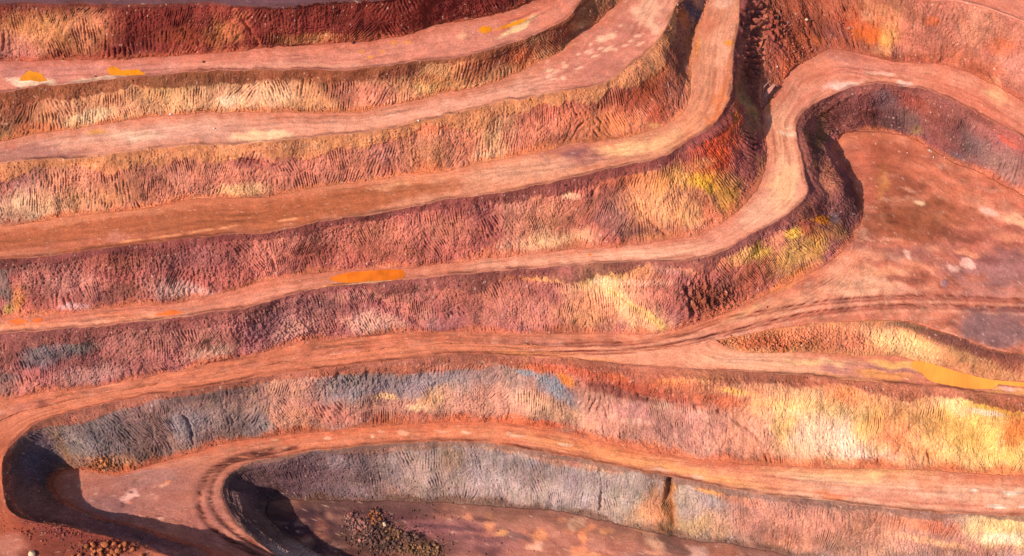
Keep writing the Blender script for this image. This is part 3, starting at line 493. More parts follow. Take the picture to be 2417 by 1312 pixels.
b('W5', 2090, 260, 140, 50, (160, 88, 80), .85); b('W5', 2090, 235, 20, 30, (150, 132, 138), .85, -30); b('W5', 2150, 245, 30, 26, (200, 86, 58), .85); b('W5', 2000, 260, 40, 40, (160, 94, 84), .7); b('W5', 2100, 290, 30, 22, (128, 104, 110), .8); b('W5', 2150, 285, 40, 20, (150, 136, 130), .8, 30); b('W5', 2165, 305, 14, 10, (190, 166, 88), .8); b('W5', 2200, 270, 50, 26, (196, 106, 84), .8, 25); b('W5', 2290, 290, 50, 22, (206, 128, 118), .8, 30); b('W5', 2230, 320, 50, 20, (170, 94, 84), .7, 30); b('W5', 2380, 320, 50, 14, (226, 104, 58), .95, 32, .35); b('W5', 2300, 345, 50, 22, (150, 138, 142), .85, 35); b('W5', 2370, 390, 55, 34, (180, 138, 128), .85, 40); b('W5', 2270, 378, 40, 14, (128, 118, 128), .85, 30); b('W5', 2240, 240, 130, 10, (140, 72, 66), .7, 25)
# R5a: road at left, bowl floor at right
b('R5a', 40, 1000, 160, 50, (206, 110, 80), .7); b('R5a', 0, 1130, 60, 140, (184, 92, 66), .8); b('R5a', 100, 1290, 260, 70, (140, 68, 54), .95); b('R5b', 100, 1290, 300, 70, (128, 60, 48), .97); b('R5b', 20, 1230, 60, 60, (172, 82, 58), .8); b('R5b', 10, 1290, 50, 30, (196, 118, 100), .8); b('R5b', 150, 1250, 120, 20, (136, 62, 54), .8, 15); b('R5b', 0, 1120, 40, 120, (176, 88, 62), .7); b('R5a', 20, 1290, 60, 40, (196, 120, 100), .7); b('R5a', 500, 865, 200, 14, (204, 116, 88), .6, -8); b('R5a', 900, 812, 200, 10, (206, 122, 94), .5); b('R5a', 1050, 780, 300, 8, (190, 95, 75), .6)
b('R5a', 2250, 500, 300, 240, (188, 102, 82), .85); b('R5a', 2120, 480, 120, 80, (164, 84, 60), .8, 15); b('R5a', 2180, 520, 110, 50, (150, 80, 54), .8); b('R5a', 2090, 370, 90, 50, (176, 88, 64), .8); b('R5a', 2240, 440, 120, 36, (206, 112, 84), .7, 25); b('R5a', 2350, 500, 70, 20, (226, 140, 112), .8, 25); b('R5a', 2335, 498, 24, 8, (248, 178, 158), .9, 10, .35); b('R5a', 2400, 525, 40, 12, (244, 166, 130), .9, 20, .35); b('R5a', 2330, 570, 110, 36, (184, 100, 84), .8); b('R5a', 2350, 640, 110, 40, (166, 106, 102), .9); b('R5a', 2240, 600, 60, 26, (190, 104, 84), .6)
b('R5a', 2030, 665, 80, 32, (236, 164, 132), .9); b('R5a', 1990, 620, 50, 40, (222, 138, 108), .7); b('R5a', 2090, 640, 60, 14, (230, 144, 108), .8); b('R5a', 2170, 625, 50, 7, (232, 140, 110), .8, 8); b('R5a', 2180, 660, 70, 16, (176, 96, 76), .8); b('R5a', 2143, 602, 13, 11, (246, 178, 160), .8, 30, .25); b('R5a', 2250, 633, 12, 8, (246, 178, 160), .8, 0, .25); b('R5a', 2281, 624, 14, 9, (246, 178, 160), .8, 20, .25); b('R5a', 2280, 600, 34, 8, (236, 144, 112), .85, 15, .35); b('R5a', 2300, 655, 26, 12, (200, 110, 86), .7); b('R5a', 2232, 672, 9, 10, (140, 112, 130), .8); b('R5a', 2170, 478, 12, 5, (246, 190, 150), .8, 0, .3)
b('R5a', 2110, 563, 24, 5, (234, 140, 110), .8); b('R5a', 2140, 572, 30, 12, (216, 118, 90), .7); b('R5a', 2350, 690, 100, 16, (186, 116, 104), .7); b('R5a', 2350, 780, 88, 40, (146, 98, 96), .97, 8, .22); b('R5a', 2390, 740, 130, 16, (150, 100, 98), .85, 0, .3); b('R5a', 2150, 740, 120, 14, (212, 122, 96), .6); b('R5a', 1850, 720, 120, 20, (228, 146, 112), .7, -18); b('R5a', 1760, 735, 60, 8, (232, 164, 120), .7, -25); b('R5a', 1880, 655, 60, 8, (226, 146, 80), .7, -28); b('R5a', 1690, 770, 200, 14, (226, 134, 104), .6, -12)
b('R5a', 1500, 795, 330, 30, (236, 152, 124), .75); b('R5b', 1300, 838, 130, 8, (246, 148, 96), .85, 3); b('R5b', 1410, 852, 40, 6, (246, 150, 90), .85); b('R5a', 2085, 430, 14, 40, (196, 120, 70), .6); b('R5a', 2196, 356, 4, 3, (255, 235, 225), 1, 0, .2); b('R5a', 2030, 430, 30, 90, (200, 104, 82), .6)
for tr in (T1, T2):
    for nm in ('R5a', 'R5b'):
        STROKES.append((nm, tr, 3.2, (138, 66, 52), 1.15)); STROKES.append((nm, [(x, y + 8) for x, y in tr], 2.6, (150, 72, 58), .9)); STROKES.append((nm, [(x, y + 15) for x, y in tr], 3, (240, 160, 130), .5))
STROKES.append(('R5a', [(x, y - 22) for x, y in T1], 3, (200, 110, 85), .4))
for i in range(5):
    STROKES.append(('R5a', smooth_poly([(60 - i * 9, 1000 - i * 8), (250, 940 - i * 6), (500, 892 - i * 9), (800, 830 - i * 6), (1100, 812 - i * 5), (1400, 822 - i * 6)]), 2.5, (176, 92, 68), .45))
# W5b
b('W5b', 1850, 800, 130, 24, (216, 122, 84), .8); b('W5b', 2010, 800, 70, 28, (222, 140, 94), .8); b('W5b', 2090, 775, 24, 14, (140, 86, 82), .85); b('W5b', 2150, 815, 60, 22, (242, 196, 124), .9, 25); b('W5b', 2180, 775, 70, 14, (150, 104, 80), .9, 18); b('W5b', 2270, 815, 90, 24, (118, 70, 62), .97, 25); b('W5b', 2380, 842, 70, 12, (104, 66, 62), .95, 8); b('W5b', 2230, 845, 50, 12, (222, 160, 100), .8, 25); b('W5b', 2370, 855, 70, 22, (176, 98, 80), .9, 15); b('W5b', 2130, 765, 60, 6, (226, 164, 112), .8, 5); b('W5b', 2200, 862, 60, 6, (236, 160, 90), .8, 20)
# R5b
b('R5b', 1650, 845, 330, 30, (230, 148, 118), .75, 3); b('R5b', 1850, 860, 200, 24, (242, 166, 130), .8, 4); b('R5b', 1960, 858, 90, 8, (248, 190, 132), .8, 3); b('R5b', 2050, 875, 110, 20, (206, 124, 108), .8, 4); b('R5b', 2000, 895, 100, 5, (240, 160, 110), .7, 6); b('R5b', 2080, 885, 60, 10, (240, 152, 84), .75, 5); b('R5b', 2110, 873, 60, 6, (170, 104, 104), .7, 5); b('R5b', 1960, 872, 20, 10, (180, 108, 104), .6); b('R5b', 2380, 925, 60, 10, (244, 160, 104), .9); b('R5b', 2300, 935, 60, 6, (232, 130, 80), .7, 6); b('R5b', 2385, 918, 22, 8, (246, 168, 150), .9, 0, .3); b('R5b', 1750, 850, 60, 14, (238, 160, 130), .7)
# W6
b('W6', 2120, 1010, 380, 110, (240, 186, 122), .85, 5, .9); b('W6', 2350, 1080, 120, 50, (250, 208, 130), .8)
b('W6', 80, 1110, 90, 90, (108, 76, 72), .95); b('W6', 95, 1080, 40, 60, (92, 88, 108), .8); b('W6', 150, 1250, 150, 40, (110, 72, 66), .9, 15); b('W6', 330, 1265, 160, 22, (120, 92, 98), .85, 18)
b('W6', 150, 1010, 50, 30, (150, 112, 92), .7); b('W6', 240, 1020, 90, 50, (156, 138, 134), .9); b('W6', 190, 1055, 50, 30, (156, 150, 148), .85); b('W6', 330, 970, 40, 30, (156, 106, 100), .7); b('W6', 370, 1030, 50, 40, (160, 108, 100), .8); b('W6', 440, 1000, 40, 34, (152, 154, 164), .9); b('W6', 520, 990, 70, 50, (156, 132, 126), .8); b('W6', 600, 960, 50, 60, (152, 114, 106), .7); b('W6', 470, 935, 130, 12, (126, 96, 94), .75, -9); b('W6', 150, 1060, 14, 45, (160, 120, 60), .7, -35); b('W6', 280, 1105, 130, 10, (150, 104, 84), .8)
b('W6', 255, 1092, 56, 20, (222, 150, 74), .97, 6, .35); b('W6', 285, 1085, 20, 12, (240, 178, 130), .85); b('W6', 420, 1075, 70, 16, (150, 126, 116), .7, -12); b('W6', 620, 1005, 50, 30, (140, 126, 126), .8); b('W6', 680, 940, 40, 70, (206, 140, 120), .8); b('W6', 740, 930, 60, 50, (204, 136, 130), .8); b('W6', 770, 980, 90, 26, (206, 126, 116), .8); b('W6', 700, 985, 30, 22, (226, 164, 116), .7)
b('W6', 810, 903, 60, 28, (132, 116, 112), .9, -10); b('W6', 930, 905, 110, 30, (136, 124, 132), .93, -4); b('W6', 880, 935, 100, 16, (140, 134, 144), .85); b('W6', 1060, 905, 80, 28, (148, 132, 136), .85, -4); b('W6', 1130, 880, 60, 20, (150, 120, 116), .8); b('W6', 910, 955, 50, 22, (216, 146, 132), .8); b('W6', 910, 940, 26, 7, (246, 205, 140), .85); b('W6', 1030, 940, 34, 18, (240, 192, 128), .9, -30); b('W6', 985, 965, 26, 8, (246, 206, 150), .8); b('W6', 1140, 950, 100, 36, (210, 142, 128), .85); b('W6', 1000, 870, 220, 9, (190, 104, 84), .7, -3); b('W6', 1060, 985, 180, 10, (190, 104, 86), .7); b('W6', 760, 878, 18, 8, (210, 140, 80), .8)
b('W6', 1215, 895, 40, 36, (178, 140, 132), .8); b('W6', 1310, 915, 58, 17, (150, 156, 172), .97, 38, .35); b('W6', 1240, 880, 26, 8, (150, 150, 162), .9, 10, .4); b('W6', 1290, 960, 80, 26, (220, 164, 138), .8, 20); b('W6', 1330, 895, 26, 12, (238, 150, 60), .9, 35); b('W6', 1270, 865, 80, 12, (206, 100, 70), .9, 8); b('W6', 1420, 880, 120, 17, (196, 92, 72), .95, 10, .35); b('W6', 1560, 900, 140, 20, (200, 104, 76), .9, 8); b('W6', 1530, 928, 180, 16, (188, 86, 68), .9, 12); b('W6', 1440, 920, 60, 10, (140, 76, 74), .85, 18); b('W6', 1590, 890, 50, 16, (232, 150, 90), .85); b('W6', 1680, 885, 60, 16, (246, 190, 110), .85, 5); b('W6', 1700, 945, 90, 14, (200, 100, 76), .85, 8); b('W6', 1740, 925, 50, 8, (248, 190, 100), .8, 8)
b('W6', 1470, 990, 70, 40, (204, 134, 122), .7); b('W6', 1500, 970, 40, 18, (170, 118, 120), .8, 10); b('W6', 1520, 996, 50, 8, (238, 178, 166), .8, 5); b('W6', 1620, 1010, 130, 50, (212, 142, 136), .85, 8); b('W6', 1560, 960, 20, 8, (240, 176, 160), .8); b('W6', 1770, 1030, 70, 60, (210, 132, 114), .8); b('W6', 1250, 1000, 90, 10, (222, 118, 66), .85, 5)
b('W6', 1800, 930, 40, 50, (226, 152, 104), .8); b('W6', 1860, 925, 50, 40, (232, 164, 128), .8); b('W6', 1900, 900, 60, 14, (222, 122, 88), .8); b('W6', 2000, 925, 60, 26, (224, 140, 78), .8, 15); b('W6', 1940, 975, 120, 26, (250, 206, 118), .85, 8); b('W6', 1950, 1025, 125, 50, (251, 210, 128), .9, 5); b('W6', 2040, 1060, 60, 26, (252, 216, 146), .85, 10); b('W6', 1850, 1020, 26, 40, (248, 196, 106), .7); b('W6', 2060, 1010, 40, 50, (248, 198, 110), .8); b('W6', 2110, 1020, 40, 40, (224, 138, 90), .9, -40); b('W6', 2125, 1045, 20, 20, (200, 104, 84), .85); b('W6', 2180, 1070, 80, 18, (218, 140, 98), .85, 20); b('W6', 2200, 1000, 90, 40, (236, 176, 104), .85, 10); b('W6', 2300, 1020, 90, 60, (244, 196, 100), .9, 15); b('W6', 2390, 1060, 50, 50, (250, 206, 116), .9); b('W6', 2280, 960, 60, 16, (248, 212, 110), .85, 10); b('W6', 2350, 965, 70, 18, (236, 186, 60), .85, 10); b('W6', 2330, 975, 40, 7, (252, 228, 160), .6, 8); b('W6', 2400, 1015, 30, 30, (226, 132, 58), .85); b('W6', 2120, 930, 90, 22, (232, 164, 104), .8, 8); b('W6', 2400, 950, 50, 20, (222, 140, 70), .8); b('W6', 2000, 1090, 200, 9, (240, 176, 118), .8)
# R6
b('R6', 300, 1180, 170, 90, (168, 102, 92), .95); b('R6', 560, 1150, 140, 120, (182, 108, 90), .85); b('R6', 400, 1130, 100, 30, (176, 108, 96), .8, -20); b('R6', 250, 1200, 70, 30, (150, 104, 104), .6); b('R6', 350, 1130, 70, 20, (178, 124, 116), .6, -10); b('R6', 560, 1260, 90, 70, (190, 116, 100), .8, 40); b('R6', 470, 1260, 60, 60, (178, 104, 94), .7); b('R6', 690, 1305, 70, 20, (230, 150, 140), .8, 25); b('R6', 640, 1295, 30, 12, (240, 166, 158), .85, 30)
b('R6', 310, 1165, 10, 13, (240, 170, 158), .97, 30, .25); b('R6', 300, 1178, 10, 9, (240, 170, 158), .97, 0, .25); b('R6', 322, 1168, 9, 5, (240, 170, 158), .97, -10, .25); b('R6', 308, 1163, 3, 5, (110, 64, 62), .95, 35, .25); b('R6', 291, 1189, 4, 8, (104, 62, 60), .97, 35, .25); b('R6', 387, 1146, 9, 3, (236, 168, 140), .9, -22, .3); b('R6', 398, 1138, 9, 4, (232, 140, 100), .9, -30, .3); b('R6', 369, 1148, 6, 3, (228, 150, 130), .8, -30, .3); b('R6', 378, 1224, 8, 3, (240, 170, 150), .9, -8, .3); b('R6', 374, 1218, 6, 3, (120, 70, 66), .8, -8, .3); b('R6', 306, 1186, 5, 3, (226, 130, 100), .8)
b('R6', 560, 1075, 110, 22, (208, 122, 94), .7, -14); b('R6', 1080, 1018, 250, 14, (228, 136, 100), .6, 1); b('R6', 1450, 1072, 200, 14, (240, 148, 98), .8, 12); b('R6', 1650, 1120, 140, 10, (246, 158, 104), .85, 12); b('R6', 1780, 1135, 140, 18, (236, 144, 108), .8, 6); b('R6', 1700, 1098, 60, 6, (214, 118, 92), .7, 10); b('R6', 2150, 1150, 420, 60, (250, 182, 150), .9); b('R6', 1500, 1080, 300, 30, (238, 150, 110), .7, 12); b('R6', 2000, 1120, 200, 14, (244, 176, 128), .85, 4); b('R6', 2100, 1110, 120, 10, (248, 192, 130), .85); b('R6', 2200, 1140, 120, 12, (226, 140, 108), .7, 3); b('R6', 2350, 1130, 120, 20, (228, 138, 104), .7); b('R6', 1960, 1170, 40, 9, (236, 132, 88), .8, 10); b('R6', 2150, 1180, 200, 14, (222, 134, 110), .7, 6)
for x, y, rx, ry in ((950, 1021, 11, 5), (880, 1030, 6, 4), (773, 1034, 10, 4), (1100, 1020, 10, 4), (1215, 1028, 26, 3), (1200, 1023, 8, 4), (1335, 1049, 18, 4), (900, 1020, 5, 3), (680, 1058, 12, 3), (1040, 1018, 14, 3), (650, 1040, 10, 3), (1560, 1110, 26, 4), (1650, 1128, 16, 5)):
    b('R6', x, y, rx, ry, (250, 184, 152), .9, 4, .35)
for x, y, rx in ((2390, 1163, 22), (2350, 1195, 26), (2417, 1196, 12), (2300, 1160, 10)):
    b('R6', x, y, rx, 4, (255, 240, 215), .9, 2, .4)
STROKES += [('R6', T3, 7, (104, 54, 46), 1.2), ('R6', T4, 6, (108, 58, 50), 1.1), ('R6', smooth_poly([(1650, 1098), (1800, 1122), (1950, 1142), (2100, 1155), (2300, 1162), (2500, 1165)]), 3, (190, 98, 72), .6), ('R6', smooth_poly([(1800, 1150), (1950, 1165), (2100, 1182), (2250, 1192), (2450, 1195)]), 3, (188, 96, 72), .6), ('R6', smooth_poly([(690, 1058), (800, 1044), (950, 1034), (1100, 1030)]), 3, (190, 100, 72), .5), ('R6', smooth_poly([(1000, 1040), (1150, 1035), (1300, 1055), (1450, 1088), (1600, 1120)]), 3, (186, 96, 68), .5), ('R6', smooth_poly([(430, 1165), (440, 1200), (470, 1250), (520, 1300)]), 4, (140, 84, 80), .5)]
# W7
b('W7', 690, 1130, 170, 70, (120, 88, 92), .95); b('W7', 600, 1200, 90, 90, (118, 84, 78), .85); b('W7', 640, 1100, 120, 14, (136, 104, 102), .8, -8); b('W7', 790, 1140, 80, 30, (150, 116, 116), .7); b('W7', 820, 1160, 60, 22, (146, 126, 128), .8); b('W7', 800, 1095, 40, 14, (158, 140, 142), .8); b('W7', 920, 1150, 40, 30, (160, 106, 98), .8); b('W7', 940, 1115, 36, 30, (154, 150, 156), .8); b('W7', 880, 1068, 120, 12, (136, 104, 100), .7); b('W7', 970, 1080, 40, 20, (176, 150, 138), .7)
b('W7', 1020, 1120, 70, 50, (184, 154, 136), .8); b('W7', 1070, 1085, 20, 24, (186, 138, 96), .8); b('W7', 1180, 1110, 80, 45, (180, 168, 168), .85); b('W7', 1190, 1085, 26, 14, (196, 186, 190), .8); b('W7', 1280, 1140, 70, 50, (172, 150, 140), .8); b('W7', 1370, 1150, 60, 50, (166, 150, 152), .8); b('W7', 1300, 1085, 70, 12, (216, 138, 112), .85, 12); b('W7', 1350, 1096, 18, 10, (216, 116, 100), .85); b('W7', 1420, 1105, 50, 8, (214, 140, 112), .8, 12); b('W7', 1200, 1058, 60, 8, (214, 138, 110), .8, 5); b('W7', 1255, 1092, 14, 10, (160, 162, 176), .8); b('W7', 1470, 1165, 70, 50, (172, 150, 140), .8); b('W7', 1530, 1210, 60, 30, (196, 142, 108), .8, -30); b('W7', 1420, 1210, 60, 20, (152, 124, 112), .7)
b('W7', 1555, 1205, 26, 45, (216, 146, 98), .85, 15); b('W7', 1585, 1205, 14, 45, (176, 116, 66), .85, -8); b('W7', 1570, 1250, 30, 16, (116, 80, 72), .85); b('W7', 1640, 1180, 60, 40, (178, 150, 138), .85); b('W7', 1690, 1185, 30, 20, (160, 152, 156), .8); b('W7', 1680, 1160, 34, 9, (236, 166, 92), .85, 10); b('W7', 1760, 1185, 60, 14, (222, 136, 110), .8, 10); b('W7', 1640, 1245, 60, 22, (186, 146, 110), .8); b('W7', 1700, 1240, 40, 26, (192, 146, 118), .7); b('W7', 1790, 1220, 60, 50, (192, 128, 122), .85); b('W7', 1900, 1240, 110, 50, (192, 128, 120), .9); b('W7', 1850, 1290, 60, 26, (206, 126, 100), .7); b('W7', 2050, 1255, 120, 50, (208, 140, 122), .9); b('W7', 2050, 1300, 100, 26, (186, 132, 118), .8); b('W7', 2160, 1235, 90, 18, (206, 124, 98), .85, 6); b('W7', 2230, 1250, 50, 24, (190, 104, 84), .85); b('W7', 2300, 1290, 130, 30, (204, 134, 122), .9); b('W7', 2375, 1245, 85, 38, (252, 214, 140), .97, 5, .3); b('W7', 2370, 1270, 50, 14, (255, 232, 180), .9); b('W7', 2200, 1280, 80, 8, (240, 170, 136), .8, 12); b('W7', 1000, 1180, 200, 8, (140, 100, 86), .7)
# F7
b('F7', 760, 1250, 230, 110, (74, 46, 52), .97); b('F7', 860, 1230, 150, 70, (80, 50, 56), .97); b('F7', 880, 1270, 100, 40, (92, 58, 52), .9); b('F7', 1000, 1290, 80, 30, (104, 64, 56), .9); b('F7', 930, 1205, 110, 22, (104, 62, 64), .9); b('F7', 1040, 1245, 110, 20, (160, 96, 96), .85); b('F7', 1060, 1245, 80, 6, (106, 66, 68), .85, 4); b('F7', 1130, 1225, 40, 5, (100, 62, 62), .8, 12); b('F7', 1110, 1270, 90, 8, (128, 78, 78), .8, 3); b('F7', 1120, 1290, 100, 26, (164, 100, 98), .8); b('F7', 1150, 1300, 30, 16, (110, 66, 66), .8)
b('F7', 1210, 1262, 38, 11, (140, 92, 86), .95, 12, .3); b('F7', 1185, 1260, 16, 8, (248, 164, 110), .9, -10, .3); b('F7', 1155, 1232, 11, 22, (236, 146, 104), .85, 0, .35); b('F7', 1105, 1218, 12, 8, (240, 150, 114), .85, 0, .35); b('F7', 1300, 1230, 180, 18, (190, 118, 98), .6, 4); b('F7', 1358, 1237, 17, 14, (250, 176, 140), .95, 0, .25); b('F7', 1325, 1225, 16, 10, (240, 146, 104), .85, 0, .3); b('F7', 1435, 1247, 14, 10, (248, 160, 110), .85, 0, .3); b('F7', 1275, 1265, 22, 12, (244, 150, 106), .85, -20, .3); b('F7', 1265, 1290, 18, 16, (250, 172, 142), .9, 0, .3); b('F7', 1400, 1240, 20, 7, (240, 142, 100), .8, -20, .35)
b('F7', 1380, 1262, 10, 24, (238, 140, 98), .85, 20, .35); b('F7', 1365, 1297, 20, 9, (240, 142, 104), .85, 0, .35); b('F7', 1390, 1310, 40, 5, (236, 146, 104), .8, 0, .35); b('F7', 1345, 1255, 14, 6, (236, 140, 104), .7, 0, .35); b('F7', 1400, 1270, 300, 60, (190, 114, 96), .7); b('F7', 1480, 1270, 110, 12, (176, 110, 84), .6, 8); b('F7', 1520, 1255, 40, 10, (246, 164, 118), .85, 20, .35); b('F7', 1545, 1280, 30, 12, (248, 178, 144), .9, 30, .35); b('F7', 1580, 1280, 16, 26, (112, 74, 64), .8); b('F7', 1600, 1300, 22, 16, (110, 72, 64), .8); b('F7', 1645, 1302, 28, 16, (250, 184, 164), .95, 20, .3); b('F7', 1700, 1300, 60, 14, (214, 126, 96), .8, 8); b('F7', 1545, 1300, 20, 10, (246, 166, 132), .8)

b('W5', 2110, 265, 190, 80, (104, 58, 60), .72, 15); b('W5', 2330, 340, 110, 50, (118, 74, 78), .5, 30)
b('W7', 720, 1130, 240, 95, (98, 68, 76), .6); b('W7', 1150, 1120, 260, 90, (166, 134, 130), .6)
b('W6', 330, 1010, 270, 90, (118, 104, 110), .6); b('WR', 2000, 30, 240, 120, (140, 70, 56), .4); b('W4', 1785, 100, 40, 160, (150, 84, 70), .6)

for (x, y, rx, ry, cc) in ((2250, 560, 60, 14, (140, 74, 56)), (2150, 430, 40, 10, (140, 70, 52)), (2300, 610, 60, 10, (150, 84, 78)), (2120, 660, 40, 8, (150, 80, 66)), (2380, 600, 40, 16, (150, 92, 90)), (2200, 590, 26, 7, (220, 134, 106)), (2060, 600, 40, 10, (226, 142, 112)), (2300, 540, 50, 7, (214, 124, 98)), (2120, 520, 26, 16, (132, 66, 46)), (2230, 500, 50, 9, (190, 104, 78)), (1990, 690, 60, 8, (240, 164, 132)), (2390, 560, 40, 9, (224, 134, 104))):
    b('R5a', x, y, rx, ry, cc, .75, 10)

STROKES += [('W7', [(1580, 1150), (1574, 1190), (1572, 1225), (1565, 1262)], 17, (214, 140, 86), .9), ('W7', [(1583, 1125), (1578, 1160), (1582, 1205), (1590, 1265)], 7, (120, 68, 44), .95), ('W7', [(1560, 1240), (1575, 1262), (1600, 1268)], 10, (104, 70, 62), .8),
            ('F7', [(1565, 1262), (1590, 1290), (1620, 1310)], 13, (112, 74, 64), .85), ('W1', [(548, 18), (575, 55), (612, 108)], 5, (206, 110, 84), .8), ('W6', [(1360, 912), (1450, 932), (1560, 955)], 7, (130, 66, 62), .7), ('W5', [(1330, 690), (1390, 740)], 3, (240, 160, 120), .5),
            ('W5', [(1440, 685), (1500, 725), (1560, 768)], 7, (250, 196, 130), .7)]

b('R4', 60, 768, 90, 7, (250, 150, 104), .85, -2); b('R4', 330, 750, 110, 7, (244, 150, 112), .8, -6); b('R4', 200, 765, 160, 6, (236, 150, 120), .7, -5); b('R6', 420, 1190, 120, 50, (190, 118, 104), .5)

b('W5b', 2300, 850, 120, 12, (214, 150, 108), .6, 20); b('W5b', 1960, 790, 120, 20, (226, 150, 104), .6); b('W5b', 1800, 812, 60, 14, (196, 98, 70), .6)

b('W5b', 2290, 812, 130, 20, (112, 68, 62), .85, 22); b('W5b', 2150, 766, 70, 8, (120, 84, 66), .85, 6); b('W5b', 2120, 815, 80, 20, (240, 196, 132), .8, 22); b('R5b', 2120, 862, 60, 10, (244, 176, 104), .85, 8)
b('W7', 1900, 1240, 200, 60, (206, 132, 116), .5)

# ------------------------------------------------------------------ colours of the ground, per vertex
def colour_strip(name):
    st = STRIPS[name]
    px, S, T, V, sd_ = st['px'], st['S'], st['T'], st['V'], st['seed']
    base, crest, toe = STRIPCOL[name]
    wall = st['kind'] == 'wall'
    C = np.broadcast_to(lin(base), px.shape[:2] + (3,)).copy()
    # ragged outlines: warp the plan position before looking patches up
    wx = 20 * fbm(S / 10, T / 10, sd_ + 40, 4)
    wy = 13 * fbm(S / 10, T / 10, sd_ + 45, 4)
    if wall:
        wx = wx + 5 * pn(S / 1.0, T / 4, sd_ + 47)
        wy = wy + (0 if name == 'W5b' else 6) * pn(S / 0.9, T / 30, sd_ + 48)
    q = px + np.stack([wx, wy], -1)

    def mix(C, w, c):
        return C + (lin(c) - C) * w[..., None]
    def mottle(C):                          # damp, dusty and stained ground
        wt = {'R5a': .42, 'F7': .24, 'R6': .2, 'R2': .18}[name]
        X_, Y_ = st['P'][..., 0], st['P'][..., 1]
        for k_, (c_, sc) in enumerate((((150, 84, 60), 26), ((160, 104, 102), 34), ((228, 150, 124), 18), ((214, 124, 96), 12), ((140, 80, 66), 9), ((236, 164, 138), 6))):
            C = mix(C, wt * sst(.18, .6, fbm(X_ / (sc * 1.5) + .3 * Y_ / sc + .8 * pn(X_ / 30, Y_ / 30, 3), Y_ / sc * 1.3, sd_ + 110 + k_, 4)) * (S > -1), c_)
        return C

    mine = [q_ for q_ in BLOBS if q_[0] == name]
    todo = name in ('R5a', 'F7', 'R6', 'R2')
    if todo:
        mine.sort(key=lambda q_: -q_[3] * q_[4])
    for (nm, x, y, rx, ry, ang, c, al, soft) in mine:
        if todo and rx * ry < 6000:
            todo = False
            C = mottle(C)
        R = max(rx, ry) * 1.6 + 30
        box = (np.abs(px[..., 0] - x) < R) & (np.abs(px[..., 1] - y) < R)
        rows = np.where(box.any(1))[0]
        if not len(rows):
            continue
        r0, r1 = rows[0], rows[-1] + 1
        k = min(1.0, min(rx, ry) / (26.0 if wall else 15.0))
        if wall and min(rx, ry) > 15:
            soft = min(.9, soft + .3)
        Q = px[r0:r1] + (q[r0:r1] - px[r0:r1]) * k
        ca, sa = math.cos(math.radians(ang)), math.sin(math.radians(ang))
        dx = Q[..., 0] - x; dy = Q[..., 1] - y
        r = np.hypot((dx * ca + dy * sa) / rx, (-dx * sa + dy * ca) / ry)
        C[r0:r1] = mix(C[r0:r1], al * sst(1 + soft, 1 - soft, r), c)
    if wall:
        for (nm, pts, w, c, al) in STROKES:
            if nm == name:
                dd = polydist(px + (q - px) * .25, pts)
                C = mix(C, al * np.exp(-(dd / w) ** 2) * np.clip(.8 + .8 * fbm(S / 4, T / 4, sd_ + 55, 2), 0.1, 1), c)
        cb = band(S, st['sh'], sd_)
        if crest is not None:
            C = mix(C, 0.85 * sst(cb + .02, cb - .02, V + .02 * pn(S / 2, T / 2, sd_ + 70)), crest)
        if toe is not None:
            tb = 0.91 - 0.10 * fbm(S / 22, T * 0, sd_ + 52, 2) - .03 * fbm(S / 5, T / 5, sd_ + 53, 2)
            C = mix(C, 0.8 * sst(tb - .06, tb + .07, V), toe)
        # the rock differs from rake mark to rake mark and in weathered streaks and beds
        f = 1 + (0.0 if name == 'W5b' else .10) * pn(S / 1.1, T / 9, sd_ + 60) + 0.22 * fbm(S / 5, T / 5, sd_ + 61, 3) + 0.42 * pn(S / 24, T / 14, sd_ + 62) + .16 * pn(S / .7, T / .8, sd_ + 69)
        hue = fbm(S / 6, T / 9, sd_ + 63, 3)
        C = C * np.clip(f, .4, 1.7)[..., None]
        C = C * np.stack([1 + 0 * hue, (.955) * (1 + .07 * hue), (.82 - .04 * sst(.3, .6, 1 - C[..., 2] / C[..., 0])) * (1 + .05 * hue - .07 * fbm(S / 8, T / 8, sd_ + 64, 2))], -1)
        fl = sst(.62, .85, fbm(S / 1.3, T / 2.0, sd_ + 66, 3)) * .55 * (pn(S / 14, T / 9, sd_ + 67) > 0)
        C = mix(C, fl, (238, 190, 165))
    else:
        for (nm, pts, w, c, al) in STROKES:
            if nm == name:
                dd = polydist(px + (q - px) * .12, pts)
                C = mix(C, al * np.exp(-(dd / w) ** 2) * np.clip(.75 + .8 * fbm(S / 14, T / 3, sd_ + 55, 2), 0.1, 1), c)
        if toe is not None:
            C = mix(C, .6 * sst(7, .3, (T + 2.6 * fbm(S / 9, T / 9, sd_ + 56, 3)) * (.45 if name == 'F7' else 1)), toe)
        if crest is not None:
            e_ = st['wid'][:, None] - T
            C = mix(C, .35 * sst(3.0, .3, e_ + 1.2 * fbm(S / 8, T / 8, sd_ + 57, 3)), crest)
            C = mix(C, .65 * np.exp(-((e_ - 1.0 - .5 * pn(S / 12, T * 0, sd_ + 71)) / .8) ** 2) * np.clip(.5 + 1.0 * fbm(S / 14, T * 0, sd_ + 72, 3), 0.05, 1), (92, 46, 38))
        lane = 0.09 * pn(T / 0.9, S / 22, sd_ + 58) + 0.08 * pn(T / 2.6, S / 50, sd_ + 59) + .10 * fbm(S / 3.5, T / 2.0, sd_ + 62, 3)
        tr = 0
        if st['kind'] == 'road' and name not in ('F7',):
            W_ = st['wid'][:, None]
            for k_ in range(6):              # wheel tracks wandering along and across the road
                cen = np.clip(W_, 0, 40) * (.5 + .55 * pn(S / (60 + 17 * k_), T * 0, sd_ + 90 + k_)) + np.maximum(W_ - 40, 0) * .5
                al_ = np.clip(.2 + 1.3 * pn(S / 35, T * 0, sd_ + 100 + k_), 0, .9)
                for off in (-1.5, 1.5):
                    tr = tr + (-.25 if k_ % 3 else .18) * al_ * np.exp(-((T - cen - off) / .5) ** 2)
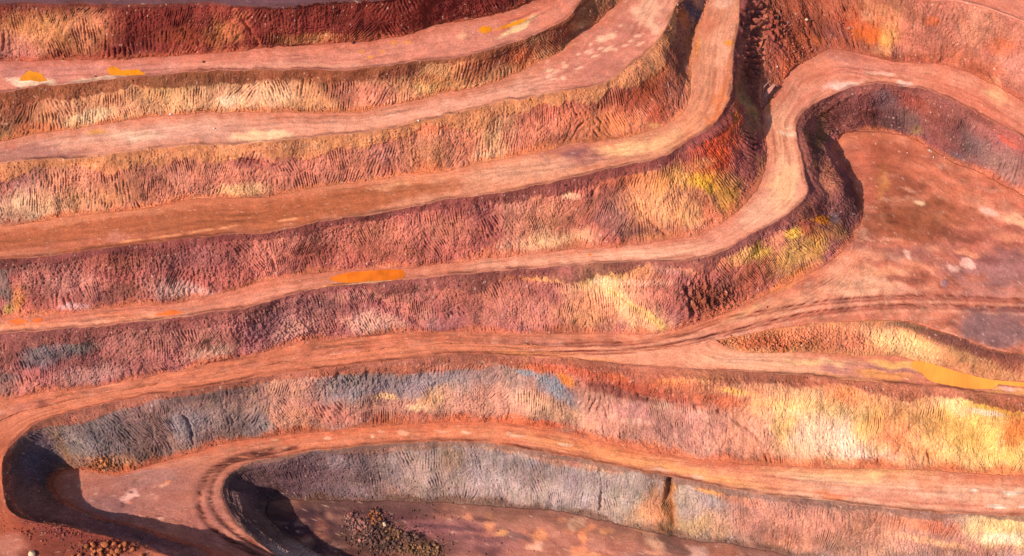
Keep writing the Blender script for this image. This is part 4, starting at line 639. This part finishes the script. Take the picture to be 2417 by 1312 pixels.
        lane = lane + tr
        blot = BLOT.get(name, 0.13) * fbm(px[..., 0] / 45, px[..., 1] / 30, sd_ + 60, 4) + 0.05 * pn(S / 2, T / 1.5, sd_ + 61)
        if st.get('kind') == 'road':
            C = C * np.clip(1 + lane * ROADLANE.get(name, 1) + blot, .5, 1.5)[..., None]
        hue = fbm(px[..., 0] / 60, px[..., 1] / 40, sd_ + 65, 3)
        C = C * np.stack([1 + .0 * hue, 1.0 * (1 + .05 * hue), .93 * (1 + .07 * hue)], -1)
        fl = sst(.72, .9, fbm(S / 2.6, T / 1.2, sd_ + 66, 3)) * .45
        C = mix(C, fl, (244, 188, 160))
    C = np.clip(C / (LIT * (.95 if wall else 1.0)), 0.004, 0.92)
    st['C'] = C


BLOT = {'R5a': .30, 'R6': .16, 'F7': .24, 'R3': .10}
ROADLANE = {'F7': .6, 'T0': .6, 'R6': 1.0}

# ------------------------------------------------------------------ materials
def earth_material(name, bump, grain_scale, rough=0.95):
    m = bpy.data.materials.new(name)
    m.use_nodes = True
    nt = m.node_tree; N = nt.nodes; K = nt.links.new
    bs = N['Principled BSDF']
    bs.inputs['Roughness'].default_value = rough
    bs.inputs['Specular IOR Level'].default_value = 0.12
    at = N.new('ShaderNodeAttribute'); at.attribute_name = 'ground_colour'
    tc = N.new('ShaderNodeTexCoord')
    n1 = N.new('ShaderNodeTexNoise'); n1.inputs['Scale'].default_value = grain_scale; n1.inputs['Detail'].default_value = 5; n1.inputs['Roughness'].default_value = .7
    K(tc.outputs['Object'], n1.inputs['Vector'])
    mr = N.new('ShaderNodeMapRange'); mr.inputs['From Min'].default_value = .3; mr.inputs['From Max'].default_value = .7
    mr.inputs['To Min'].default_value = .66; mr.inputs['To Max'].default_value = 1.34
    K(n1.outputs['Fac'], mr.inputs['Value'])
    mx = N.new('ShaderNodeVectorMath'); mx.operation = 'SCALE'
    K(at.outputs['Color'], mx.inputs[0]); K(mr.outputs[0], mx.inputs['Scale'])
    K(mx.outputs[0], bs.inputs['Base Color'])
    n2 = N.new('ShaderNodeTexNoise'); n2.inputs['Scale'].default_value = grain_scale * 1.7; n2.inputs['Detail'].default_value = 4; n2.inputs['Roughness'].default_value = .65
    K(tc.outputs['Object'], n2.inputs['Vector'])
    bp = N.new('ShaderNodeBump'); bp.inputs['Strength'].default_value = 1.0; bp.inputs['Distance'].default_value = bump
    K(n2.outputs['Fac'], bp.inputs['Height']); K(bp.outputs[0], bs.inputs['Normal'])
    return m


MAT_WALL = earth_material('raked_earth', 0.45, 1.1)
MAT_ROAD = earth_material('packed_earth', 0.12, 1.4)


def mesh_from(name, co, quads, col, mat):
    me = bpy.data.meshes.new(name)
    nv, nf = len(co), len(quads)
    me.vertices.add(nv); me.loops.add(nf * 4); me.polygons.add(nf)
    me.vertices.foreach_set('co', co.astype(np.float32).ravel())
    me.loops.foreach_set('vertex_index', quads.astype(np.int32).ravel())
    me.polygons.foreach_set('loop_start', np.arange(0, nf * 4, 4, dtype=np.int32))
    me.polygons.foreach_set('use_smooth', np.ones(nf, bool))
    a = me.attributes.new('ground_colour', 'FLOAT_COLOR', 'POINT')
    a.data.foreach_set('color', np.c_[col, np.ones(nv)].astype(np.float32).ravel())
    me.update(calc_edges=True)
    me.validate()
    me.materials.append(mat)
    o = bpy.data.objects.new(name, me)
    COL.objects.link(o)
    return o


def strip_arrays(name, mask=None, skirt=True):
    st = STRIPS[name]
    P, C = st['P'], st['C']
    if skirt:                               # a lip below each edge so that no seam shows light
        lo0 = P[:, :1].copy(); lo0[..., 2] -= 1.2
        lo1 = P[:, -1:].copy(); lo1[..., 2] -= 1.2
        P = np.concatenate([lo0, P, lo1], 1); C = np.concatenate([C[:, :1], C, C[:, -1:]], 1)
    nu, nv = P.shape[:2]
    idx = np.arange(nu * nv).reshape(nu, nv)
    q = np.stack([idx[:-1, :-1], idx[:-1, 1:], idx[1:, 1:], idx[1:, :-1]], -1)
    if mask is not None:
        m = mask(st['px'][:, st['px'].shape[1] // 2])[:-1]
        q = q[m]
    q = q.reshape(-1, 4)
    used = np.unique(q)
    re = np.zeros(nu * nv, np.int64); re[used] = np.arange(len(used))
    Pf = P.reshape(-1, 3)[used]; Cf = C.reshape(-1, 3)[used]; q = re[q]
    # faces up
    if len(q):
        k = q[:: max(1, len(q) // 200)]
        n = np.cross(Pf[k[:, 1]] - Pf[k[:, 0]], Pf[k[:, 2]] - Pf[k[:, 0]])
        if np.median(n[:, 2]) < 0:
            q = q[:, ::-1]
    return Pf, q, Cf


def structure(name, label, cat, pieces, mat):
    co, qs, cs, n = [], [], [], 0
    for p in pieces:
        a, q, c = strip_arrays(*p)
        co.append(a); qs.append(q + n); cs.append(c); n += len(a)
    o = mesh_from(name, np.concatenate(co), np.concatenate(qs), np.concatenate(cs), mat)
    o['kind'] = 'structure'; o['label'] = label; o['category'] = cat
    return o


def settle(c, wide=False):
    r, g_, b_ = c
    if g_ - b_ > 45:                          # straw and sulphur yellows lean to peach
        g_ -= 14; b_ += ((46 if wide else 8) if g_ > 195 else 6)
    if b_ >= r - 10:                          # grey clays stay warm
        r += 6; g_ -= 6; b_ -= 7
    elif r - b_ < 58:
        g_ -= 3; b_ += 1
    return (min(r, 255), g_, min(b_, 255))


BLOBS = [(q[:6] + (settle(q[6], q[0] == 'W6'),) + q[7:]) if q[0][0] == 'W' else q for q in BLOBS]
for nm in STRIPS:
    colour_strip(nm)
GROUND = []
left = lambda x: (lambda p: p[:, 0] < x)
right = lambda x: (lambda p: p[:, 0] >= x)
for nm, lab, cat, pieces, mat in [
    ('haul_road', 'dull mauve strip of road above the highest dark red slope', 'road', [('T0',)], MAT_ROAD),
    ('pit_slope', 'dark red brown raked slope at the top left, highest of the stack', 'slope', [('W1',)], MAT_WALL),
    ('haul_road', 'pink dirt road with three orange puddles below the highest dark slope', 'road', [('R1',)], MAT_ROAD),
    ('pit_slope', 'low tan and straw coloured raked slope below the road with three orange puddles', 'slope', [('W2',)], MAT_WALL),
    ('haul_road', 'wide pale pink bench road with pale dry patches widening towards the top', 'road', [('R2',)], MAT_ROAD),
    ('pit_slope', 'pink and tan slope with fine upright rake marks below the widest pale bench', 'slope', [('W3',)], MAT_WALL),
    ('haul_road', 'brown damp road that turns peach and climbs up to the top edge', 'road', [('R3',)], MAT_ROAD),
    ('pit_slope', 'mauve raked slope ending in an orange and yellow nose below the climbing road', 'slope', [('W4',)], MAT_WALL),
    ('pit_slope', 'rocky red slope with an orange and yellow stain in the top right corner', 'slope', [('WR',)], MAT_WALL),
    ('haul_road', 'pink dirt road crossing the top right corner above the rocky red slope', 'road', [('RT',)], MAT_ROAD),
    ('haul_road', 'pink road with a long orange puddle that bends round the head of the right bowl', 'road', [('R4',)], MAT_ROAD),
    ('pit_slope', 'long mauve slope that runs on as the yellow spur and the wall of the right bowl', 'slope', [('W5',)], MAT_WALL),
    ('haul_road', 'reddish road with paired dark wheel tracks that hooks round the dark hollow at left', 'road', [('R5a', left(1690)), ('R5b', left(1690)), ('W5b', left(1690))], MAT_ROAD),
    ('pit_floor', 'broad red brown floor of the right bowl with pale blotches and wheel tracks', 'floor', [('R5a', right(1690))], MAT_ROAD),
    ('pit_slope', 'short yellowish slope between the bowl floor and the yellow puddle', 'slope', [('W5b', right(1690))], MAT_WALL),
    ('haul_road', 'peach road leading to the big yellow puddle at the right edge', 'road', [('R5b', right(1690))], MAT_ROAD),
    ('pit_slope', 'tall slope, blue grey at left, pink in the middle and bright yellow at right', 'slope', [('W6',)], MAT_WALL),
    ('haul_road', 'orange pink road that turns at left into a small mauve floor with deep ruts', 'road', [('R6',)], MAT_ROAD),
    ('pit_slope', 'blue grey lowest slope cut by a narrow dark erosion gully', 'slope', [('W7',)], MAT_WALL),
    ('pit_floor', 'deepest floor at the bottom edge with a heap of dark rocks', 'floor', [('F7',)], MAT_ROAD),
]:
    GROUND.append(structure(nm, lab, cat, pieces, mat))

# the plain far round the pit, below and beyond everything the photo shows
bm_co = np.array([(-6000, -6000, -4), (6000, -6000, -4), (6000, 6000, -4), (-6000, 6000, -4)], float)
g = mesh_from('ground', bm_co, np.array([[0, 1, 2, 3]]), np.tile(lin((190, 105, 80)) / LIT, (4, 1)), MAT_ROAD)
g['kind'] = 'structure'; g['label'] = 'plain red earth ground under and around the pit'; g['category'] = 'ground'

# ------------------------------------------------------------------ things lying in the pit
bpy.context.view_layer.update()
DG = bpy.context.evaluated_depsgraph_get()
CAMV = Vector(CAM)


def ground_at(px, py):
    d = Vector(ray(px, py)).normalized()
    ok, loc, nor, _, _, _ = scn.ray_cast(DG, CAMV, d)
    return loc if ok else None


def plain_material(name, col, rough=.9, vary=.0, spec=.15, bump=.0, scale=1.5):
    m = bpy.data.materials.new(name); m.use_nodes = True
    nt = m.node_tree; N = nt.nodes; K = nt.links.new
    bs = N['Principled BSDF']; bs.inputs['Roughness'].default_value = rough; bs.inputs['Specular IOR Level'].default_value = spec
    tc = N.new('ShaderNodeTexCoord'); n1 = N.new('ShaderNodeTexNoise')
    n1.inputs['Scale'].default_value = scale; n1.inputs['Detail'].default_value = 4
    K(tc.outputs['Object'], n1.inputs['Vector'])
    mr = N.new('ShaderNodeMapRange'); mr.inputs['From Min'].default_value = .3; mr.inputs['From Max'].default_value = .7
    mr.inputs['To Min'].default_value = .75; mr.inputs['To Max'].default_value = 1.25
    K(n1.outputs['Fac'], mr.inputs['Value'])
    oi = N.new('ShaderNodeObjectInfo'); m2 = N.new('ShaderNodeMapRange')
    m2.inputs['To Min'].default_value = 1 - vary; m2.inputs['To Max'].default_value = 1 + vary
    K(oi.outputs['Random'], m2.inputs['Value'])
    mu = N.new('ShaderNodeMath'); mu.operation = 'MULTIPLY'; K(mr.outputs[0], mu.inputs[0]); K(m2.outputs[0], mu.inputs[1])
    vm = N.new('ShaderNodeVectorMath'); vm.operation = 'SCALE'
    c = np.clip(lin(col) / LIT, .004, .9); vm.inputs[0].default_value = c
    K(mu.outputs[0], vm.inputs['Scale']); K(vm.outputs[0], bs.inputs['Base Color'])
    if bump:
        bp = N.new('ShaderNodeBump'); bp.inputs['Distance'].default_value = bump
        K(n1.outputs['Fac'], bp.inputs['Height']); K(bp.outputs[0], bs.inputs['Normal'])
    return m


import bmesh
RM = {'dark': plain_material('dark_rock', (118, 80, 68), vary=.5, bump=.2), 'rust': plain_material('rusty_rock', (176, 98, 60), vary=.35, bump=.2),
      'ochre': plain_material('ochre_rock', (146, 100, 70), vary=.4, bump=.2), 'mauve': plain_material('mauve_rock', (172, 110, 94), vary=.3, bump=.2),
      'pale': plain_material('pale_rock', (238, 196, 156), vary=.12, bump=.1), 'red': plain_material('red_rock', (190, 110, 88), vary=.3, bump=.2),
      'white': plain_material('white_rock', (250, 232, 220), vary=.05, bump=.1)}


def rock_mesh(seed, mat):
    r = random.Random(seed)
    bm = bmesh.new()
    bmesh.ops.create_icosphere(bm, subdivisions=2, radius=.5)
    planes = [(Vector((r.gauss(0, 1), r.gauss(0, 1), r.gauss(0, 1))).normalized(), r.uniform(.26, .42)) for _ in range(9)]
    for v in bm.verts:
        for n, dd in planes:                 # cut flat broken faces
            t = v.co.dot(n)
            if t > dd:
                v.co -= n * (t - dd) * .92
        v.co += Vector((r.uniform(-1, 1), r.uniform(-1, 1), r.uniform(-1, 1))) * .018
    me = bpy.data.meshes.new('rock_%s' % mat)
    bm.to_mesh(me); bm.free()
    me.materials.append(RM[mat])
    return me


ROCKS = {k: [rock_mesh(i * 13 + j, k) for i in range(5)] for j, k in enumerate(RM)}
RR = random.Random(4)


def rock(px, py, size_px, mat, label, group=None, name='boulder', cat='boulder', lift=.28):
    p = ground_at(px, py)
    if p is None:
        return None
    o = bpy.data.objects.new(name, RR.choice(ROCKS[mat]))
    COL.objects.link(o)
    k = size_px * .2 * 1.25
    o.scale = (k * RR.uniform(.85, 1.2), k * RR.uniform(.8, 1.1), k * RR.uniform(.7, .95))
    o.rotation_euler = (RR.uniform(-.4, .4), RR.uniform(-.4, .4), RR.uniform(0, 6.28))
    o.location = p + Vector((0, 0, k * lift))
    o['label'] = label; o['category'] = cat
    if group:
        o['group'] = group
    return o


# puddles: thin sheets of muddy water lying on the roads
WATER = {'orange': plain_material('muddy_orange_water', (236, 140, 22), rough=.35, spec=.3, scale=.15), 'deep': plain_material('deep_orange_water', (228, 112, 18), rough=.35, spec=.3, scale=.15),
         'yellow': plain_material('muddy_yellow_water', (246, 156, 62), rough=.35, spec=.3, scale=.05), 'rusty': plain_material('rusty_water', (238, 108, 40), rough=.4, spec=.3, scale=.15)}


def puddle(pts, water, label, lift=.10, group=None):
    P = np.array(pts + [pts[0]], float)
    out = []
    for a, c in zip(P[:-1], P[1:]):
        n = max(2, int(np.hypot(*(c - a)) / 3))
        for i in range(n):
            q = a + (c - a) * i / n
            out.append(q)
    out = np.array(out)
    w = 1.6 * fbm(out[:, 0] / 9, out[:, 1] / 9, 91, 3)
    ctr = out.mean(0); dirv = out - ctr; dirv /= np.hypot(*dirv.T)[:, None] + 1e-6
    out = out + dirv * w[:, None]
    co = []
    for q in out:
        g_ = ground_at(*q)
        if g_ is not None:
            co.append(g_)
    bm = bmesh.new()
    vs = [bm.verts.new(c + Vector((0, 0, lift))) for c in co]
    es = [bm.edges.new((vs[i], vs[(i + 1) % len(vs)])) for i in range(len(vs))]
    bmesh.ops.triangle_fill(bm, use_beauty=True, edges=es)
    for f in bm.faces:
        if f.normal.z < 0:
            f.normal_flip()
    # soft shallow rim down into the mud
    me = bpy.data.meshes.new('puddle'); bm.to_mesh(me); bm.free()
    me.materials.append(WATER[water])
    o = bpy.data.objects.new('puddle', me); COL.objects.link(o)
    o['kind'] = 'structure'; o['label'] = label; o['category'] = 'puddle'
    return o


puddle([(45, 191), (55, 176), (70, 168), (95, 172), (112, 190), (95, 193), (70, 190)], 'orange', 'orange puddle at the left end of the road under the highest slope')
puddle([(252, 165), (262, 156), (275, 158), (287, 166), (325, 164), (345, 176), (300, 179), (260, 177)], 'orange', 'orange puddle with a scalloped edge, second from the left on its road')
puddle([(1128, 72), (1140, 60), (1160, 65), (1158, 75), (1140, 80)], 'orange', 'small round orange puddle beside a thin streak of orange water')
puddle([(1180, 64), (1205, 55), (1230, 46), (1245, 45), (1235, 52), (1212, 61), (1185, 69)], 'orange', 'thin orange streak of water along the edge of a pale dry patch')
puddle([(775, 657), (800, 648), (830, 642), (900, 637), (950, 636), (956, 648), (950, 660), (880, 663), (820, 668), (790, 664)], 'deep', 'long deep orange puddle filling half the width of the middle road')
puddle([(18, 757), (50, 751), (66, 760), (40, 767)], 'rusty', 'small rust orange puddle by the left edge on the middle road')
puddle([(76, 754), (97, 751), (100, 759), (80, 761)], 'rusty', 'tiny rust orange puddle just right of another near the left edge')
puddle([(362, 744), (405, 731), (434, 737), (404, 744)], 'rusty', 'flat rust orange puddle on top of a long pale pink dry patch')
puddle([(1386, 600), (1392, 598), (1397, 601), (1391, 604)], 'rusty', 'rust orange spot of water alone on the pink middle road', lift=.12)
puddle([(2158, 850), (2189, 856), (2247, 873), (2300, 888), (2350, 898), (2425, 903), (2425, 914), (2357, 907), (2343, 918), (2300, 918), (2264, 914), (2206, 903), (2186, 893), (2176, 880), (2160, 872), (2150, 862)], 'yellow', 'big yellow puddle at the right edge below the short yellowish slope', lift=.15)

# the heap of dark rocks on the deepest floor
HEAP = [(885, 1222, 14, 14, 22, 'rust'), (888, 1212, 10, 8, 10, 'dark'), (893, 1240, 22, 16, 34, 'dark'), (880, 1268, 26, 18, 36, 'dark'), (905, 1290, 36, 16, 34, 'dark'), (930, 1262, 20, 14, 16, 'ochre'),
        (962, 1272, 26, 12, 26, 'dark'), (975, 1296, 32, 12, 28, 'ochre'), (1018, 1298, 18, 12, 24, 'ochre'), (845, 1240, 18, 14, 16, 'mauve'), (826, 1226, 8, 14, 8, 'mauve'), (860, 1262, 22, 20, 10, 'mauve')]
pale = rock(908, 1239, 9, 'pale', 'large pale tan boulder at the right side of the dark rock heap', lift=.5)
for (x, y, rx, ry, n, m) in HEAP:
    lab = {'rust': 'rusty orange boulder on the top end of the dark rock heap', 'dark': 'dark brown boulder in the body of the rock heap on the pit floor', 'ochre': 'ochre brown boulder in the right part of the rock heap on the pit floor', 'mauve': 'greyish pink boulder at the loose left fringe of the rock heap'}[m]
    for k in range(n):
        a, q = RR.uniform(0, 6.28), math.sqrt(RR.random()) * 1.1
        rock(x + rx * q * math.cos(a), y + ry * q * math.sin(a), RR.uniform(4.0, 8.5), m, lab, 'boulders of the dark rock heap, ' + m, lift=.35)
# rusty rubble in the bottom left corner
for k in range(34):
    x = RR.gauss(255, 36); y = RR.gauss(1300, 9) - (x - 255) * .0
    if y < 1272 + max(0, (x - 215)) * .12:
        y = 1282 + RR.random() * 26
    rock(x, y, RR.uniform(6, 12), 'rust', 'rusty brown boulder in the rubble at the bottom left corner', 'boulders of the bottom left rubble', lift=.4)
rock(77, 1308, 12, 'pale', 'pale pink boulder alone on the red dirt at the bottom edge')
for x, y in ((70, 1274), (98, 1277), (150, 1262), (140, 1270), (132, 1260), (187, 1260), (170, 1258), (108, 1259), (96, 1227), (105, 1232)):
    rock(x, y, RR.uniform(3, 4.5), 'red', 'small reddish stone on the red dirt along the rim of the dark hollow', 'stones along the hollow rim', name='stone', cat='stone')
# the rocky dirt slope at the top right
rock(2003, 68, 10, 'mauve', 'largest pinkish boulder left of the orange stain on the top right slope')
rock(1904, 47, 7, 'pale', 'pale boulder on top of the brown dirt slope with a smaller one beside it')
rock(1911, 48, 4.5, 'mauve', 'small pinkish stone touching the pale boulder on the brown dirt slope', name='stone', cat='stone')
rock(1861, 55, 9, 'mauve', 'pinkish boulder at the right foot of the shaded rocky knob')
rock(1874, 122, 7, 'mauve', 'pinkish boulder alone left of the dark rubble patch on the dirt slope')
rock(1834, 158, 4, 'white', 'small white stone beside the edge of the shadowed gully', name='stone', cat='stone')
for x, y, s in ((1893, 111, 5), (1897, 114, 6), (1915, 118, 5), (1886, 138, 5), (1893, 128, 5), (1889, 124, 4), (1899, 122, 4), (1880, 152, 4), (1894, 134, 4), (1878, 145, 3), (1906, 112, 4), (1900, 130, 3), (1884, 130, 3)):
    rock(x, y, s, 'red', 'reddish boulder in the dark rubble patch above the road bend', 'boulders of the rubble patch above the bend', lift=.4)
for x, y, s in ((1866, 60, 4), (1853, 62, 4), (1858, 66, 3), (1870, 58, 3), (2012, 82, 5), (2000, 78, 4), (2015, 80, 4), (1985, 55, 5), (1982, 48, 4), (1975, 60, 4), (2020, 104, 4), (2043, 92, 4), (1958, 88, 3), (1984, 76, 4), (1990, 72, 3)):
    rock(x, y, s, 'red', 'reddish stone scattered over the top right dirt slope', 'stones scattered over the top right slope', name='stone', cat='stone')
# single stones elsewhere
for x, y, s in ((2194, 354, 3), (2203, 371, 3), (2229, 372, 2.6), (2141, 361, 2.6), (2067, 340, 2.6)):
    rock(x, y, s, 'white', 'small white stone at the foot of the right bowl wall', 'white stones in the right bowl', name='stone', cat='stone')
rock(480, 147, 5, 'dark', 'dark stone on the road under the highest slope, above a pale streak', name='stone', cat='stone')
rock(225, 181, 4, 'dark', 'dark stone on the road just left of the scalloped orange puddle', name='stone', cat='stone')
rock(834, 102, 6, 'dark', 'dark boulder at the foot of the highest slope')
rock(1733, 719, 6, 'red', 'red boulder at the foot of the slope right of the broken outcrop')
rock(1740, 722, 5, 'dark', 'dark stone touching the red boulder right of the broken outcrop', name='stone', cat='stone')
rock(1810, 725, 5, 'red', 'red stone alone beside the paired wheel tracks', name='stone', cat='stone')
rock(403, 270, 5, 'white', 'white stone at the foot of the straw coloured slope', name='stone', cat='stone')
rock(505, 304, 4, 'white', 'white stone on the wide pale bench road', name='stone', cat='stone')
rock(988, 285, 4, 'white', 'white stone on the outer edge of the wide pale bench road', name='stone', cat='stone')

# loose stones that have rolled to the foot of every slope and lie along the crests: nobody could count them
def loose_stones():
    rg = np.random.RandomState(3)
    base_v = np.array([(1, 0, 0), (-1, 0, 0), (0, 1, 0), (0, -1, 0), (0, 0, 1), (0, 0, -1)], float)
    base_f = np.array([(0, 2, 4), (2, 1, 4), (1, 3, 4), (3, 0, 4), (2, 0, 5), (1, 2, 5), (3, 1, 5), (0, 3, 5)])
    pos, col = [], []
    for nm, n, lo, hi in (('W1', 500, .86, 1), ('W2', 600, .8, 1), ('W3', 700, .82, 1), ('W4', 800, .82, 1), ('W5', 900, .8, 1), ('W6', 800, .85, 1), ('W7', 500, .85, 1), 
                          ('WR', 700, .1, 1), ('W6', 500, .0, .14), ('W4', 400, 0, .12), ('W5', 400, 0, .12), ('W3', 400, 0, .12), ('F7', 300, .0, .3)):
        st = STRIPS[nm]
        nu, nv = st['V'].shape
        j = np.where((st['V'][0] >= lo) & (st['V'][0] <= hi))[0]
        i = rg.randint(0, nu, n * 3); jj = rg.choice(j, n * 3)
        k = pn(st['S'][i, jj] / 14, st['T'][i, jj] / 14, 5) + .35 * rg.rand(n * 3) > .12
        i, jj = i[k][:n], jj[k][:n]
        i = np.minimum(i, nu - 2); jj = np.minimum(jj, nv - 2); fa, fb = rg.rand(2, len(i), 1)
        pos.append((st['P'][i, jj] * (1 - fa) + st['P'][i + 1, jj] * fa) * (1 - fb) + (st['P'][i, jj + 1] * (1 - fa) + st['P'][i + 1, jj + 1] * fa) * fb)
        col.append(st['C'][i, jj])
    st = STRIPS['F7']
    for (x, y, rx, ry, n, m) in HEAP:            # smaller rubble filling the heap
        w = gauss(st['px'], x, y, rx, ry).ravel(); k = rg.choice(len(w), n * 9, p=w / w.sum())
        pos.append(st['P'].reshape(-1, 3)[k] + rg.randn(n * 9, 3) * (.5, .5, .15)); col.append(np.tile(lin({'rust': (150, 84, 56), 'dark': (96, 66, 58), 'ochre': (140, 100, 68), 'mauve': (150, 108, 100)}[m]) / LIT, (n * 9, 1)))
    for nm, x, y, rx, ry, n in (('R5b', 255, 1296, 60, 16, 500), ('R5a', 255, 1296, 60, 16, 200), ('R5b', 140, 1256, 80, 12, 160), ('F7', 920, 1265, 120, 60, 500), ('WR', 1890, 125, 25, 22, 300), ('WR', 1860, 60, 30, 25, 150), ('W5', 1680, 715, 45, 40, 300), ('W5b', 1850, 805, 130, 22, 700)):
        st = STRIPS[nm]
        w = (gauss(st['px'], x, y, rx, ry) * (st['px'][..., 0] > (1705 if nm == 'W5b' else 0))).ravel(); k = rg.choice(len(w), n, p=w / w.sum())
        pos.append(st['P'].reshape(-1, 3)[k] + rg.randn(n, 3) * (.35, .3, .05)); col.append(st['C'].reshape(-1, 3)[k])
    nbig = sum(n * 9 for *_, n, m in HEAP) + 2810
    pos = np.concatenate(pos); col = np.concatenate(col)
    n = len(pos)
    r = .16 + .38 * rg.rand(n) ** 3
    r[n - nbig:] = .2 + .5 * rg.rand(nbig) ** 2.5
    V = base_v[None] * r[:, None, None] * (0.7 + .6 * rg.rand(n, 6, 1)) + rg.randn(n, 6, 3) * (.12 * r)[:, None, None]
    V = V + (pos + np.array([0, 0, .12]))[:, None]
    F = base_f[None] + (np.arange(n) * 6)[:, None, None]
    co = V.reshape(-1, 3); fs = F.reshape(-1, 3)
    me = bpy.data.meshes.new('loose_stones')
    me.from_pydata(co.tolist(), [], fs.tolist())
    c = np.clip(col * (.55 + .9 * rg.rand(n, 1)) + .03 * (rg.rand(n, 1) > .8), 0, .9)
    a = me.attributes.new('ground_colour', 'FLOAT_COLOR', 'POINT')
    a.data.foreach_set('color', np.c_[np.repeat(c, 6, axis=0), np.ones(n * 6)].astype(np.float32).ravel())
    me.materials.append(MAT_ROAD)
    o = bpy.data.objects.new('loose_stones', me); COL.objects.link(o)
    o['kind'] = 'stuff'; o['label'] = 'loose stones strewn along the feet and crests of the slopes'; o['category'] = 'stones'


loose_stones()

# the curved slab and the bent pole beside the road bend
def slab():
    p = ground_at(1805, 229); q = ground_at(1826, 207)
    d = (q - p); ln = d.length; d.normalize()
    side = d.cross(Vector((0, 0, 1))).normalized()
    bm = bmesh.new(); n = 14; hw, th = 1.15, .3
    rings = []
    for i in range(n + 1):
        t = i / n
        z = 3.1 * (1 - (1 - t * 1.05) ** 2) + .1
        c = p + d * (ln * .95 * t) + Vector((0, 0, z - (p.z * 0)))
        tg = (d * ln * .95 + Vector((0, 0, 3.1 * 2 * (1 - t * 1.05) * 1.05))).normalized()
        nn = side.cross(tg).normalized()
        w = hw * (.8 + .2 * math.sin(t * 3.1) + RR.uniform(-.05, .05))
        rings.append([bm.verts.new(c + side * s * w + nn * h) for s, h in ((-1, 0), (-.9, th), (-.3, th * 1.25), (.3, th * 1.2), (.9, th), (1, 0), (.5, -.1), (-.5, -.1))])
    for a, c in zip(rings[:-1], rings[1:]):
        for k in range(8):
            bm.faces.new((a[k], a[(k + 1) % 8], c[(k + 1) % 8], c[k]))
    bm.faces.new(rings[0]); bm.faces.new(rings[-1][::-1])
    bmesh.ops.recalc_face_normals(bm, faces=bm.faces)
    me = bpy.data.meshes.new('curved_slab'); bm.to_mesh(me); bm.free()
    me.materials.append(plain_material('pale_slab', (196, 128, 110), scale=2.5, bump=.1))
    o = bpy.data.objects.new('curved_slab', me); COL.objects.link(o)
    o['label'] = 'pale curved slab arching out of the dirt beside the road bend'; o['category'] = 'slab'
    b0 = ground_at(1802, 218)
    if b0 is None:
        return
    pts = [b0 - Vector((0, 0, .5)), b0 + Vector((-.5, 0, 4.4)), b0 + Vector((-.4, .1, 4.9)), b0 + Vector((.9, 1.2, 5.6)), b0 + Vector((2.1, 2.3, 5.9))]
    bm = bmesh.new(); rings = []
    for i, c in enumerate(pts):
        tg = (pts[min(i + 1, len(pts) - 1)] - pts[max(i - 1, 0)]).normalized()
        u_ = tg.orthogonal().normalized(); v_ = tg.cross(u_)
        rad = .16 if i < 3 else .12
        rings.append([bm.verts.new(c + (u_ * math.cos(k * math.pi / 4) + v_ * math.sin(k * math.pi / 4)) * rad) for k in range(8)])
    for a, c in zip(rings[:-1], rings[1:]):
        best = min(range(8), key=lambda s: sum((a[k].co - c[(k + s) % 8].co).length for k in range(8)))
        for k in range(8):
            bm.faces.new((a[k], a[(k + 1) % 8], c[(k + 1 + best) % 8], c[(k + best) % 8]))
    bm.faces.new(rings[0]); bm.faces.new(rings[-1][::-1])
    bmesh.ops.recalc_face_normals(bm, faces=bm.faces)
    me = bpy.data.meshes.new('bent_pole'); bm.to_mesh(me); bm.free()
    me.materials.append(plain_material('dusty_steel', (206, 170, 160), rough=.6))
    o = bpy.data.objects.new('bent_pole', me); COL.objects.link(o)
    o['label'] = 'thin bent pole standing in the shade left of the pale curved slab'; o['category'] = 'pole'


slab()
